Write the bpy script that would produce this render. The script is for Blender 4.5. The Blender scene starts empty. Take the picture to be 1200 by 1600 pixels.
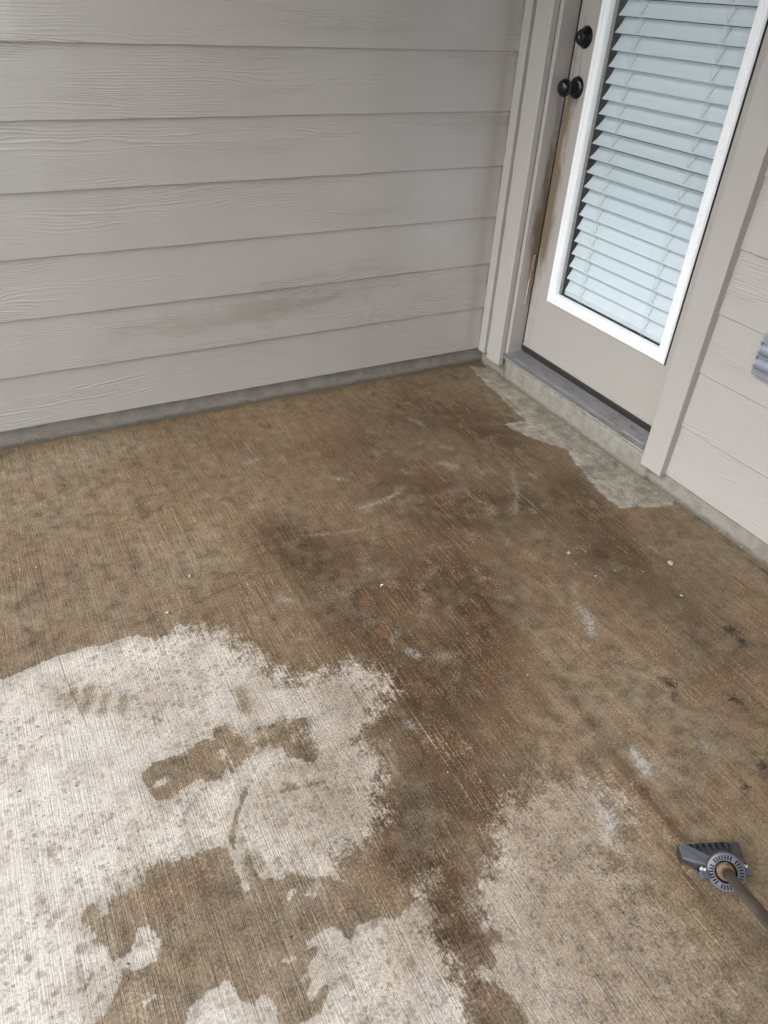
import bpy, bmesh, math, random
import numpy as np
from mathutils import Vector, Matrix
random.seed(7)
SC = bpy.context.scene
COL = SC.collection

# ------------------------------------------------------------------ camera
cam_d = bpy.data.cameras.new('camera')
cam = bpy.data.objects.new('camera', cam_d)
COL.objects.link(cam)
cam_d.sensor_fit = 'VERTICAL'
cam_d.sensor_height = 24.0
cam_d.sensor_width = 18.0
cam_d.lens = 24.0 * 1136.4 / 1600.0
cam_d.clip_start = 0.02
cam_d.clip_end = 2000.0
cam.matrix_world = Matrix(((0.885241, 0.237339, -0.400022, -1.7919),
                           (-0.462426, 0.541714, -0.701932, -2.3897),
                           (0.050101, 0.80636, 0.589299, 1.3229),
                           (0, 0, 0, 1)))
SC.camera = cam

# ------------------------------------------------------------------ sky and sun (overcast)
SUN_DIR = Vector((-0.73, -0.14, 0.82)).normalized()      # towards the sun
world = bpy.data.worlds.new('World')
SC.world = world
world.use_nodes = True
wn = world.node_tree
wn.nodes.clear()
sky = wn.nodes.new('ShaderNodeTexSky')
sky.sky_type = 'NISHITA'
sky.sun_disc = False
sky.sun_elevation = math.asin(SUN_DIR.z)
sky.sun_rotation = math.atan2(SUN_DIR.x, SUN_DIR.y)
sky.dust_density = 1.0
hs = wn.nodes.new('ShaderNodeHueSaturation')
hs.inputs['Saturation'].default_value = 0.48               # grey overcast
bg = wn.nodes.new('ShaderNodeBackground')
bg.inputs['Strength'].default_value = 0.13
wo = wn.nodes.new('ShaderNodeOutputWorld')
wn.links.new(sky.outputs[0], hs.inputs['Color'])
wn.links.new(hs.outputs[0], bg.inputs['Color'])
wn.links.new(bg.outputs[0], wo.inputs['Surface'])
sun_d = bpy.data.lights.new('sun', 'SUN')
sun_d.energy = 1.2
sun_d.angle = math.radians(40)
sun_d.color = (1.0, 0.99, 0.975)
sun = bpy.data.objects.new('sun', sun_d)
COL.objects.link(sun)
sun.rotation_euler = (-SUN_DIR).to_track_quat('-Z', 'Y').to_euler()
sun.location = SUN_DIR * 20
SC.view_settings.view_transform = 'Standard'
SC.view_settings.look = 'None'
SC.view_settings.exposure = 1.60
SC.view_settings.gamma = 1.0
SC.view_settings.use_curve_mapping = False

SC.cycles.max_bounces = 5
SC.cycles.diffuse_bounces = 3
SC.cycles.glossy_bounces = 2
SC.cycles.transmission_bounces = 2
SC.cycles.transparent_max_bounces = 6
SC.cycles.adaptive_threshold = 0.03
SC.cycles.denoising_prefilter = 'ACCURATE'
SC.cycles.sample_clamp_indirect = 6.0

# ------------------------------------------------------------------ traced shapes on the slab, in metres
DRY = [[(-2.3938,-0.9771),(-2.1462,-1.019),(-1.993,-1.0306),(-1.9522,-1.0245),(-1.9101,-1.0163),(-1.8669,-1.0078),(-1.8413,-1.0085),(-1.795,-1.0095),(-1.7669,-1.0179),(-1.7362,-1.0135),(-1.7059,-1.0134),(-1.684,-1.0187),(-1.6526,-1.0498),(-1.6193,-1.0534),(-1.5789,-1.0382),(-1.5617,-1.0632),(-1.5171,-1.0764),(-1.4939,-1.1065),(-1.4791,-1.1605),(-1.4545,-1.2062),(-1.4305,-1.2508),(-1.4039,-1.3064),(-1.368,-1.336),(-1.2975,-1.3239),(-1.2398,-1.3442),(-1.2106,-1.371),(-1.2008,-1.4015),(-1.21,-1.4352),(-1.2445,-1.4537),(-1.2842,-1.4842),(-1.3258,-1.5208),(-1.3277,-1.5559),(-1.3164,-1.5788),(-1.3088,-1.6083),(-1.3288,-1.6323),(-1.3579,-1.6745),(-1.3638,-1.7054),(-1.3922,-1.714),(-1.4149,-1.7263),(-1.4212,-1.7446),(-1.4501,-1.7404),(-1.4807,-1.7434),(-1.4899,-1.7552),(-1.49,-1.7724),(-1.4776,-1.7981),(-1.5011,-1.7827),(-1.5061,-1.7711),(-1.5213,-1.7624),(-1.5357,-1.7605),(-1.5488,-1.7436),(-1.5662,-1.7338),(-1.584,-1.7382),(-1.606,-1.7248),(-1.631,-1.7164),(-1.6519,-1.7317),(-1.6547,-1.7189),(-1.6527,-1.6915),(-1.6549,-1.6651),(-1.6532,-1.6372),(-1.6789,-1.6247),(-1.7054,-1.6201),(-1.741,-1.619),(-1.7778,-1.6118),(-1.7999,-1.6076),(-1.8139,-1.6191),(-1.833,-1.6352),(-1.8532,-1.6202),(-1.8666,-1.6386),(-1.8796,-1.6671),(-1.8875,-1.6644),(-1.8867,-1.6541),(-1.8902,-1.6379),(-1.8977,-1.6318),(-1.9098,-1.6343),(-1.9207,-1.6562),(-1.9112,-1.6679),(-1.9027,-1.6848),(-1.8999,-1.7042),(-1.8881,-1.7179),(-1.8838,-1.7387),(-1.8738,-1.7651),(-1.8809,-1.7855),(-1.8915,-1.7936),(-1.8995,-1.8096),(-1.9238,-1.8217),(-1.9556,-1.8449),(-2.0142,-1.8848),(-2.3184,-1.7937)],[(-1.8373,-1.7056),(-1.8177,-1.7141),(-1.8115,-1.7241),(-1.8061,-1.7552),(-1.8156,-1.7681),(-1.8382,-1.7754),(-1.8581,-1.7729),(-1.8825,-1.7426),(-1.8584,-1.7403),(-1.8418,-1.7262)],[(-1.844,-1.8142),(-1.8266,-1.8259),(-1.8394,-1.8287),(-1.8546,-1.83),(-1.8497,-1.8215)],[(-1.7925,-1.863),(-1.7848,-1.8609),(-1.7713,-1.8606),(-1.7589,-1.8536),(-1.7444,-1.8577),(-1.7286,-1.8479),(-1.7166,-1.8674),(-1.7188,-1.8838),(-1.6982,-1.9072),(-1.683,-1.8945),(-1.6733,-1.9065),(-1.6666,-1.926),(-1.675,-1.9482),(-1.6869,-1.9982),(-1.8234,-1.9295)],[(-1.5342,-1.8553),(-1.5615,-1.8547),(-1.5888,-1.8549),(-1.5898,-1.8657),(-1.5734,-1.8739),(-1.5928,-1.8919),(-1.627,-1.909),(-1.6244,-1.9134),(-1.589,-1.9046),(-1.5649,-1.8893),(-1.5648,-1.897),(-1.589,-1.9099),(-1.6095,-1.9208),(-1.6194,-1.9365),(-1.6113,-1.9435),(-1.5984,-1.9316),(-1.579,-1.9287),(-1.5882,-1.9469),(-1.6038,-1.9644),(-1.6465,-1.9625),(-1.6842,-2.0173),(-1.4182,-2.1514),(-1.4085,-2.1105),(-1.4081,-2.0917),(-1.4061,-2.0662),(-1.3898,-2.0408),(-1.3876,-2.0177),(-1.3927,-1.9935),(-1.3891,-1.9731),(-1.3913,-1.9492),(-1.3907,-1.9262),(-1.3814,-1.9105),(-1.3789,-1.8834),(-1.3652,-1.8597),(-1.3836,-1.8685),(-1.3946,-1.8832),(-1.4122,-1.8868),(-1.4412,-1.893),(-1.4437,-1.8834),(-1.4718,-1.8719),(-1.5058,-1.8729),(-1.5177,-1.8901),(-1.526,-1.8745)],[(-1.6377,-1.862),(-1.625,-1.8672),(-1.6081,-1.8678),(-1.6093,-1.8738),(-1.6271,-1.8727),(-1.6366,-1.868)],[(-1.6537,-1.8627),(-1.6464,-1.8642),(-1.6465,-1.8674),(-1.6535,-1.865)],[(-1.0775,-1.8098),(-1.0116,-1.8094),(-0.9675,-1.8175),(-0.937,-1.8421),(-0.9178,-1.8789),(-0.9249,-1.9149),(-0.9709,-1.9378),(-1.0205,-1.9569),(-1.0274,-2.0346),(-1.0154,-2.1032),(-1.0042,-2.1675),(-1.0055,-2.2111),(-1.0307,-2.2407),(-1.0928,-2.3155),(-1.3311,-2.1953),(-1.3138,-2.1292),(-1.3187,-2.1139),(-1.3162,-2.0879),(-1.3173,-2.077),(-1.3352,-2.0607),(-1.346,-2.0448),(-1.3488,-2.0262),(-1.3386,-2.0204),(-1.3268,-2.0317),(-1.3139,-2.0338),(-1.3096,-2.0238),(-1.3084,-2.0086),(-1.2766,-2.0014),(-1.2787,-1.9851),(-1.291,-1.9635),(-1.2939,-1.9414),(-1.2763,-1.9213),(-1.2528,-1.9071),(-1.2252,-1.894),(-1.2187,-1.8782),(-1.1888,-1.8564),(-1.1892,-1.8419),(-1.1629,-1.8193),(-1.1278,-1.8135)],[(-1.5885,-1.7716),(-1.5774,-1.762),(-1.5689,-1.7623),(-1.5709,-1.7702),(-1.581,-1.7741),(-1.5875,-1.7783)],[(-1.559,-1.7861),(-1.5471,-1.7666),(-1.542,-1.7665),(-1.5493,-1.7808),(-1.5568,-1.7897)],[(-1.5479,-1.7891),(-1.5365,-1.7769),(-1.5291,-1.7715),(-1.5318,-1.7805),(-1.5408,-1.79),(-1.5476,-1.7942)]]
WET = [[(-1.7638,-1.4102),(-1.7488,-1.4009),(-1.7336,-1.3913),(-1.6991,-1.3959),(-1.6706,-1.4044),(-1.6628,-1.3907),(-1.6276,-1.3826),(-1.6081,-1.3919),(-1.6044,-1.4115),(-1.5983,-1.4493),(-1.5896,-1.4938),(-1.5985,-1.4879),(-1.6051,-1.4579),(-1.6191,-1.4895),(-1.6384,-1.4916),(-1.6718,-1.4707),(-1.6952,-1.4803),(-1.7103,-1.4888),(-1.7441,-1.488),(-1.7552,-1.4718),(-1.7565,-1.4508),(-1.7646,-1.4309)],[(-1.6004,-1.3664),(-1.5812,-1.3643),(-1.5633,-1.371),(-1.5561,-1.3929),(-1.5506,-1.4318),(-1.5228,-1.4216),(-1.4668,-1.4167),(-1.4549,-1.4091),(-1.4174,-1.4173),(-1.408,-1.4313),(-1.4156,-1.478),(-1.4218,-1.5336),(-1.4381,-1.5379),(-1.4598,-1.5206),(-1.4821,-1.5048),(-1.4936,-1.4714),(-1.5072,-1.4578),(-1.5353,-1.4568),(-1.5536,-1.4689),(-1.5862,-1.4838),(-1.5971,-1.4412),(-1.6078,-1.4045)],[(-1.647,-1.6485),(-1.6486,-1.6227),(-1.631,-1.5879),(-1.6047,-1.5553),(-1.5818,-1.5269),(-1.576,-1.5297),(-1.6006,-1.5665),(-1.6243,-1.5985),(-1.6375,-1.6309)],[(-1.5414,-1.5318),(-1.5143,-1.5513),(-1.4826,-1.5762),(-1.4312,-1.588),(-1.4307,-1.5931),(-1.4854,-1.5829),(-1.5362,-1.5727),(-1.5686,-1.5696),(-1.5683,-1.5651),(-1.5211,-1.5689),(-1.5011,-1.5705)],[(-1.9351,-1.7637),(-1.9279,-1.7497),(-1.9164,-1.746),(-1.9157,-1.7537),(-1.9244,-1.7639),(-1.9321,-1.7692)],[(-1.6336,-1.7407),(-1.6307,-1.7191),(-1.6355,-1.7051),(-1.6355,-1.684),(-1.6339,-1.6646),(-1.6256,-1.6658),(-1.6251,-1.6891),(-1.6218,-1.7145),(-1.6219,-1.735)]]
HOLES = [[(-1.7485,-1.4435),(-1.7343,-1.4374),(-1.7187,-1.4368),(-1.7148,-1.4468),(-1.7276,-1.4519),(-1.7457,-1.4528)],[(-1.4441,-1.4461),(-1.4329,-1.4477),(-1.433,-1.4734),(-1.4355,-1.4902),(-1.4429,-1.4795)]]
PATCH = [[(-0.0572,-0.0183),(-0.1084,-0.3526),(-0.1176,-0.484),(-0.1283,-0.5067),(-0.2233,-0.4941),(-0.1958,-0.578),(-0.1582,-0.6637),(-0.1103,-0.7324),(-0.1466,-0.8465),(-0.1778,-0.9496),(-0.1893,-1.0261),(-0.187,-1.0934),(-0.0226,-1.1536),(0.0404,-1.1259),(0.0161,-1.0035),(0.0194,-0.7382),(0.03,-0.4205),(0.0351,-0.0545)]]
CRACKS = [[(-1.7528,-0.9822),(-1.6519,-0.98),(-1.5368,-0.974),(-1.4532,-0.9505),(-1.3485,-0.9302),(-1.2678,-0.9373),(-1.1783,-0.9292),(-1.0884,-0.9063),(-1.0115,-0.9178),(-0.9286,-0.9213),(-0.785,-0.9403)],[(-1.8862,-0.4741),(-1.8826,-0.6806),(-1.8731,-0.8332),(-1.87,-0.9678),(-1.8601,-1.097),(-1.8439,-1.2192),(-1.8312,-1.2981)]]
WHITE = [([(-1.3194,-1.0467),(-1.303,-1.0595)],0.012,0.55),([(-0.956,-0.7611),(-0.8871,-0.7575),(-0.8041,-0.7396)],0.007,0.45),([(-1.154,-0.8248),(-1.0606,-0.846),(-0.9842,-0.8627)],0.006,0.3),([(-0.6121,-1.4366),(-0.6392,-1.4885)],0.016,0.75),([(-0.608,-1.3901),(-0.6116,-1.4102)],0.01,0.45),([(-0.7988,-1.8082),(-0.8078,-1.8431),(-0.8147,-1.8674)],0.012,0.8),([(-0.8093,-1.8389),(-0.7645,-1.8691)],0.016,0.35),([(-0.6433,-1.8641),(-0.6434,-1.8788)],0.014,0.4),([(-1.1014,-1.3473),(-1.0915,-1.3681)],0.011,0.6),([(-1.1264,-1.3003),(-1.096,-1.2779)],0.01,0.3),([(-1.2134,-1.533),(-1.2026,-1.5514)],0.012,0.35),([(-0.5777,-0.6362),(-0.5458,-0.6763)],0.014,0.4),([(-0.5222,-0.5447),(-0.4974,-0.5694)],0.01,0.4),([(-0.525,-0.3165),(-0.5046,-0.3777)],0.015,0.25),([(-0.7251,-0.6301),(-0.711,-0.649)],0.013,0.3),([(-1.458,-2.0272),(-1.4442,-2.0639)],0.035,0.5),([(-0.3823,-0.7767),(-0.4466,-0.8946),(-0.514,-0.9804)],0.008,0.3),([(-0.9578,-0.5726),(-0.924,-0.5994)],0.01,0.35),([(-1.1842,-0.3783),(-1.1488,-0.3671)],0.014,0.45),([(-0.9417,-0.5877),(-0.9324,-0.5876)],0.008,0.4),([(-0.9484,-1.9035),(-0.9915,-1.9424)],0.014,0.55),([(-0.9489,-1.8559),(-0.9732,-1.9218)],0.02,0.35),([(-1.2678,-1.9293),(-1.2702,-1.9531)],0.03,0.2),([(-0.3331,-0.8194),(-0.329,-0.8425)],0.01,0.3),([(-0.4584,-0.9861),(-0.4576,-1.0051)],0.008,0.35),([(-1.2292,-1.3223),(-1.2135,-1.3114)],0.008,0.3),([(-0.7432,-1.9387),(-0.757,-1.8985)],0.01,0.2),([(-0.5737,-1.3299),(-0.5827,-1.3544)],0.008,0.35)]
DARK = [([(-0.3016,-1.6262),(-0.3009,-1.6571),(-0.3012,-1.682)],0.012,1.3),([(-0.3007,-1.6897),(-0.3541,-1.6989)],0.006,1.1),([(-0.5915,-1.6759),(-0.5793,-1.7057),(-0.6032,-1.7414)],0.016,0.9),([(-0.4867,-1.7793),(-0.474,-1.8064),(-0.4707,-1.837)],0.01,1.1),([(-0.4345,-1.8561),(-0.4511,-1.8785)],0.012,0.7),([(-0.5483,-1.9369),(-0.587,-1.9835)],0.014,1.0),([(-0.6415,-1.9709),(-0.6466,-1.9885),(-0.6737,-1.9951)],0.007,1.2),([(-0.7557,-1.6487),(-0.7735,-1.6757),(-0.7995,-1.6878)],0.003,0.7),([(-0.6983,-1.6799),(-0.6976,-1.7217)],0.004,0.6),([(-0.8964,-1.6178),(-0.9151,-1.6491)],0.004,0.6),([(-0.8902,-1.6146),(-0.8719,-1.6293)],0.003,0.5),([(-0.8631,-1.7029),(-0.8167,-1.7249)],0.005,0.45),([(-1.3351,-1.8241),(-1.3175,-1.8367)],0.01,0.9),([(-1.3515,-1.8309),(-1.3296,-1.8336)],0.004,0.5),([(-0.3957,-0.1894),(-0.38,-0.3104),(-0.2636,-0.3579)],0.04,0.22),([(-1.0937,-0.5749),(-1.096,-0.6131)],0.013,0.35),([(-1.9263,-0.8831),(-1.9205,-0.9096)],0.013,0.55),([(-1.9496,-1.501),(-1.9482,-1.5071)],0.011,0.35),([(-1.9732,-1.4689),(-1.9716,-1.4738)],0.007,0.3),([(-1.9797,-1.5793),(-1.9749,-1.5914),(-1.9708,-1.6079)],0.006,0.25),([(-1.5076,-0.9065),(-1.4998,-0.9155)],0.012,0.25),([(-0.3628,-1.5509),(-0.3699,-1.6127)],0.02,0.35),([(-0.4028,-1.5325),(-0.3643,-1.5635)],0.03,0.2),([(-0.9005,-1.2015),(-0.8746,-1.2189),(-0.8669,-1.2391)],0.004,0.55),([(-0.8686,-1.0075),(-0.8632,-1.0131)],0.006,0.3),([(-1.9004,0.0758),(-1.5942,0.0431),(-1.0204,-0.0047),(-0.59,-0.009)],0.006,0.35),([(-0.3024,-0.8325),(-0.3251,-0.9473),(-0.3136,-1.0304)],0.025,0.25),([(-0.5501,-1.7388),(-0.5454,-1.7935)],0.02,0.25),([(-0.8158,-1.9201),(-0.7894,-1.9648)],0.02,0.2),([(-1.2265,-0.8059),(-1.2644,-0.8844)],0.02,0.35),([(-0.7023,-1.836),(-0.685,-1.8662)],0.01,0.35)]
BROWN = [([(-1.1482,-0.9052),(-0.974,-1.0453),(-0.8226,-1.1437)],0.15,0.5),([(-1.1621,-1.1844),(-1.1066,-1.3565)],0.1,0.5),([(-0.4953,-0.2632),(-0.3381,-0.3825),(-0.3116,-0.5994)],0.16,0.9),([(-0.8006,-0.4417),(-0.752,-0.7224)],0.2,0.7),([(-1.2326,-0.7699),(-1.2372,-0.8336)],0.09,0.8),([(-0.7109,-0.8941),(-0.4667,-0.9636)],0.14,0.9),([(-0.241,-0.9431),(-0.3575,-1.2583)],0.11,0.8),([(-0.8978,-1.1971),(-0.8579,-1.3239),(-1.0359,-1.4788)],0.13,1.0),([(-1.1916,-1.5085),(-1.1749,-1.6465),(-1.3109,-1.7726)],0.11,0.85),([(-1.3492,-1.7393),(-1.3348,-1.8836),(-1.3504,-1.973)],0.06,0.9),([(-1.3559,-1.9817),(-1.3714,-2.1004)],0.06,0.7),([(-0.3986,-1.3038),(-0.3548,-1.5546),(-0.4019,-1.6839)],0.1,0.6),([(-0.8123,-1.5835),(-0.8403,-1.7517),(-0.8522,-1.9025),(-0.8541,-2.0093)],0.014,0.9),([(-1.2541,-0.2043),(-1.0661,-0.3298)],0.12,0.35),([(-1.5062,-0.8648),(-1.4667,-0.9661)],0.1,0.2),([(-1.0226,-1.7368),(-1.1563,-1.7874)],0.05,0.7),([(-0.907,-2.1067),(-0.8739,-2.2206)],0.035,0.7),([(-1.1923,-1.0065),(-1.2016,-1.2655)],0.12,0.6),([(-1.6955,-1.7065),(-1.6368,-1.8081)],0.08,0.55),([(-1.4849,-1.2254),(-1.4772,-1.2931)],0.05,0.6)]
GREY_SHEEN = [([(-0.0214,-1.158),(-0.014,-1.3612),(-0.0129,-1.5239)],0.035,0.7),([(-0.7157,-1.5144),(-0.6419,-1.6633)],0.12,0.3),([(-0.0854,-0.0616),(-0.0825,-0.316),(-0.1141,-0.6822),(-0.1201,-0.9953),(-0.0868,-1.1101)],0.05,0.55),([(-0.0413,-0.3025),(-0.0475,-0.7101),(-0.0527,-1.045)],0.05,0.55),([(-0.082,-1.348),(-0.0712,-1.4821),(-0.0782,-1.5981)],0.05,0.7),([(-1.9185,-0.1401),(-1.7269,-0.139),(-1.5133,-0.0957)],0.1,0.6),([(-2.0585,-0.7735),(-1.8903,-0.8506),(-1.791,-0.8961)],0.12,0.5),([(-2.036,-0.3136),(-1.7938,-0.3478)],0.2,0.5),([(-1.7917,-0.5867),(-1.5548,-0.7844)],0.15,0.35),([(-1.9177,-1.7875),(-1.8434,-1.8542)],0.05,0.6),([(-1.6859,-1.8181),(-1.6367,-1.8968),(-1.6746,-1.9387)],0.05,0.55),([(-1.8947,-1.6573),(-1.8758,-1.724)],0.025,0.6),([(-1.4842,-0.786),(-1.3705,-1.0889)],0.12,0.25),([(-0.683,-1.8076),(-0.6812,-1.985),(-0.7154,-2.0619)],0.13,0.45),([(-0.7898,-1.4801),(-0.8615,-1.6444),(-0.9248,-1.766)],0.1,0.35),([(-0.9531,-1.9898),(-0.9717,-2.1368),(-0.9741,-2.2375)],0.1,0.6),([(-0.9606,-2.2654),(-0.9724,-2.3003)],0.1,0.3)]  # grey wet tone; the left-hand strokes paint in pale sky sheen
SOFT = [([(-1.5517,-1.4223),(-1.4691,-1.4342),(-1.4227,-1.5017)],0.035,0.32),([(-1.6663,-1.4371),(-1.6124,-1.4374)],0.03,0.1),([(-1.3693,-1.8667),(-1.3907,-1.9757),(-1.4076,-2.0724)],0.03,0.45),([(-1.3626,-1.703),(-1.4763,-1.7483)],0.03,0.4),([(-1.8368,-1.6371),(-1.7289,-1.6182)],0.03,0.25),([(-1.5223,-1.0934),(-1.4307,-1.2939),(-1.2008,-1.4015)],0.09,1.0),([(-1.2404,-1.4455),(-1.3277,-1.5559),(-1.3585,-1.6896)],0.05,0.7),([(-1.0687,-1.7981),(-0.9128,-1.8733),(-0.9974,-2.0363),(-0.992,-2.1848),(-1.0476,-2.2626)],0.14,1.2),([(-1.3883,-2.0519),(-1.3756,-1.9719)],0.04,0.4),([(-1.2094,-1.8647),(-1.2867,-1.9572)],0.03,0.5)]
DAMP_DIM = [([(-1.8706,-1.1684),(-1.8537,-1.1368)],0.012,0.8),([(-1.838,-1.1992),(-1.82,-1.1405)],0.012,0.8),([(-1.807,-1.2216),(-1.7892,-1.1771)],0.01,0.7),([(-1.7658,-1.2333),(-1.7542,-1.2036)],0.01,0.7),([(-1.9784,-1.586),(-1.9744,-1.6037)],0.008,0.6),([(-1.9503,-1.4979),(-1.9475,-1.5101)],0.01,1.0),([(-1.6784,-1.4804),(-1.6223,-1.4912)],0.01,0.4),([(-1.6378,-1.6762),(-1.6369,-1.7161)],0.008,0.8),([(-1.6148,-1.6739),(-1.6112,-1.6986)],0.007,0.8),([(-1.5036,-1.5234),(-1.4052,-1.5621)],0.012,0.4),([(-1.5162,-1.2954),(-1.5221,-1.3524)],0.012,0.8),([(-2.001,-1.126),(-1.7999,-1.121),(-1.593,-1.175)],0.09,0.35),([(-1.7682,-1.3103),(-1.6992,-1.5548)],0.12,0.25),([(-1.0391,-1.844),(-1.0994,-2.0121),(-1.1526,-2.1695)],0.2,1.1),([(-1.3592,-1.9453),(-1.4827,-1.9411),(-1.5075,-2.0322)],0.12,0.6),([(-1.3142,-1.4309),(-1.4329,-1.6839)],0.13,0.75),([(-1.4441,-1.2876),(-1.5328,-1.3665)],0.1,0.5),([(-1.5526,-1.5805),(-1.6106,-1.6691)],0.12,0.35),([(-1.012,-2.1749),(-1.0476,-2.2626)],0.12,0.5),([(-1.5983,-1.1942),(-1.7503,-1.2251)],0.12,0.25)]  # damp spots, plus light falloff painted darker at right and centre
PEBBLES = [(-0.2451,-1.3727,0.0092),(-0.4907,-1.2118,0.0059),(-1.5992,-0.9739,0.005),(-0.4849,-1.323,0.0033),(-0.3208,-1.4877,0.005),(-0.4384,-1.2156,0.0017),(-0.4391,-1.2251,0.0025),(-0.5021,-1.2573,0.0025),(-0.4187,-1.3287,0.0025),(-0.3452,-1.3648,0.0025),(-0.9394,-1.3575,0.0025),(-1.2669,-1.5579,0.0025),(-1.1962,-1.6809,0.0025),(-0.6342,-1.6062,0.0025),(-0.4515,-1.5623,0.0025),(-0.68,-1.5237,0.0025),(-1.8719,-0.6567,0.0033),(-1.5109,-0.8627,0.0042),(-0.8812,-1.5359,0.0025),(-0.3108,-1.3804,0.0017)]
CLUMPS = [(-0.2922,-1.6434),(-0.3043,-1.6806),(-0.585,-1.7052),(-0.4783,-1.8044),(-0.6453,-1.9825),(-0.5655,-1.9644),(-1.3289,-1.8325)]
CHIPS = [(-1.0552,-1.1116),(-1.8547,-0.5109),(-1.8622,-1.7581),(-1.6075,-1.8377),(-1.5877,-1.8324),(-0.8436,-1.8936),(-1.9851,-1.3485),(-0.7005,-1.9307)]

# ------------------------------------------------------------------ node helper
class G:
    def __init__(s, name):
        s.m = bpy.data.materials.new(name)
        s.m.use_nodes = True
        s.t = s.m.node_tree
        s.t.nodes.clear()
        s.out = s.t.nodes.new('ShaderNodeOutputMaterial')
    def put(s, sock, v):
        if isinstance(v, bpy.types.NodeSocket):
            s.t.links.new(v, sock)
        elif isinstance(v, (tuple, list)) and len(v) == 3 and sock.type == 'RGBA':
            sock.default_value = (*v, 1)
        else:
            sock.default_value = v
    def node(s, typ, out=0, props=None, **ins):
        n = s.t.nodes.new(typ)
        for k, v in (props or {}).items():
            setattr(n, k, v)
        for k, v in ins.items():
            s.put(n.inputs[k.replace('_', ' ')] if k.replace('_', ' ') in n.inputs else n.inputs[k], v)
        return n.outputs[out]
    def math(s, op, a, b=0.0, c=0.0, clamp=False):
        n = s.t.nodes.new('ShaderNodeMath')
        n.operation = op
        n.use_clamp = clamp
        s.put(n.inputs[0], a); s.put(n.inputs[1], b); s.put(n.inputs[2], c)
        return n.outputs[0]
    def add(s, *a):
        r = a[0]
        for b in a[1:]:
            r = s.math('ADD', r, b)
        return r
    def mul(s, *a):
        r = a[0]
        for b in a[1:]:
            r = s.math('MULTIPLY', r, b)
        return r
    def sub(s, a, b): return s.math('SUBTRACT', a, b)
    def clamp(s, a): return s.math('ADD', a, 0.0, clamp=True)
    def inv(s, a): return s.math('SUBTRACT', 1.0, a, clamp=True)
    def step(s, v, lo, hi, a=0.0, b=1.0):
        n = s.t.nodes.new('ShaderNodeMapRange')
        n.interpolation_type = 'SMOOTHSTEP'
        for i, x in enumerate((v, lo, hi, a, b)):
            s.put(n.inputs[i], x)
        return n.outputs[0]
    def mix(s, f, a, b, mode='MIX'):
        n = s.t.nodes.new('ShaderNodeMix')
        n.data_type = 'RGBA'
        n.blend_type = mode
        s.put(n.inputs[0], f); s.put(n.inputs[6], a); s.put(n.inputs[7], b)
        return n.outputs[2]
    def vscale(s, v, k):
        n = s.t.nodes.new('ShaderNodeVectorMath')
        n.operation = 'MULTIPLY'
        s.put(n.inputs[0], v); s.put(n.inputs[1], k)
        return n.outputs[0]
    def vadd(s, v, k):
        n = s.t.nodes.new('ShaderNodeVectorMath')
        n.operation = 'ADD'
        s.put(n.inputs[0], v); s.put(n.inputs[1], k)
        return n.outputs[0]
    dim = '3D'
    def noise(s, v, sc=1.0, det=2.0, rough=0.5, dist=0.0):
        n = s.t.nodes.new('ShaderNodeTexNoise')
        n.noise_dimensions = s.dim
        s.put(n.inputs['Vector'], v)
        n.inputs['Scale'].default_value = sc
        n.inputs['Detail'].default_value = det
        n.inputs['Roughness'].default_value = rough
        n.inputs['Distortion'].default_value = dist
        return n.outputs[0]
    def attr(s, name):
        n = s.t.nodes.new('ShaderNodeAttribute')
        n.attribute_name = name
        return n.outputs['Fac']
    def obj(s): return s.node('ShaderNodeTexCoord', 3)
    def rnd(s): return s.node('ShaderNodeObjectInfo', 5) if False else s.t.nodes.new('ShaderNodeObjectInfo').outputs['Random']
    def xyz(s, v):
        n = s.t.nodes.new('ShaderNodeSeparateXYZ')
        s.put(n.inputs[0], v)
        return n.outputs
    def comb(s, x, y, z):
        n = s.t.nodes.new('ShaderNodeCombineXYZ')
        for i, a in enumerate((x, y, z)):
            s.put(n.inputs[i], a)
        return n.outputs[0]
    def bump(s, h, dist, strength=1.0, normal=None):
        n = s.t.nodes.new('ShaderNodeBump')
        n.inputs['Strength'].default_value = strength
        n.inputs['Distance'].default_value = dist
        s.put(n.inputs['Height'], h)
        if normal is not None:
            s.put(n.inputs['Normal'], normal)
        return n.outputs[0]
    def bsdf(s, color, rough=0.5, metal=0.0, normal=None, spec=0.5):
        n = s.t.nodes.new('ShaderNodeBsdfPrincipled')
        s.put(n.inputs['Base Color'], color)
        s.put(n.inputs['Roughness'], rough)
        s.put(n.inputs['Metallic'], metal)
        s.put(n.inputs['Specular IOR Level'], spec)
        if normal is not None:
            s.put(n.inputs['Normal'], normal)
        s.t.links.new(n.outputs[0], s.out.inputs['Surface'])
        return n
M = {}

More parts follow.
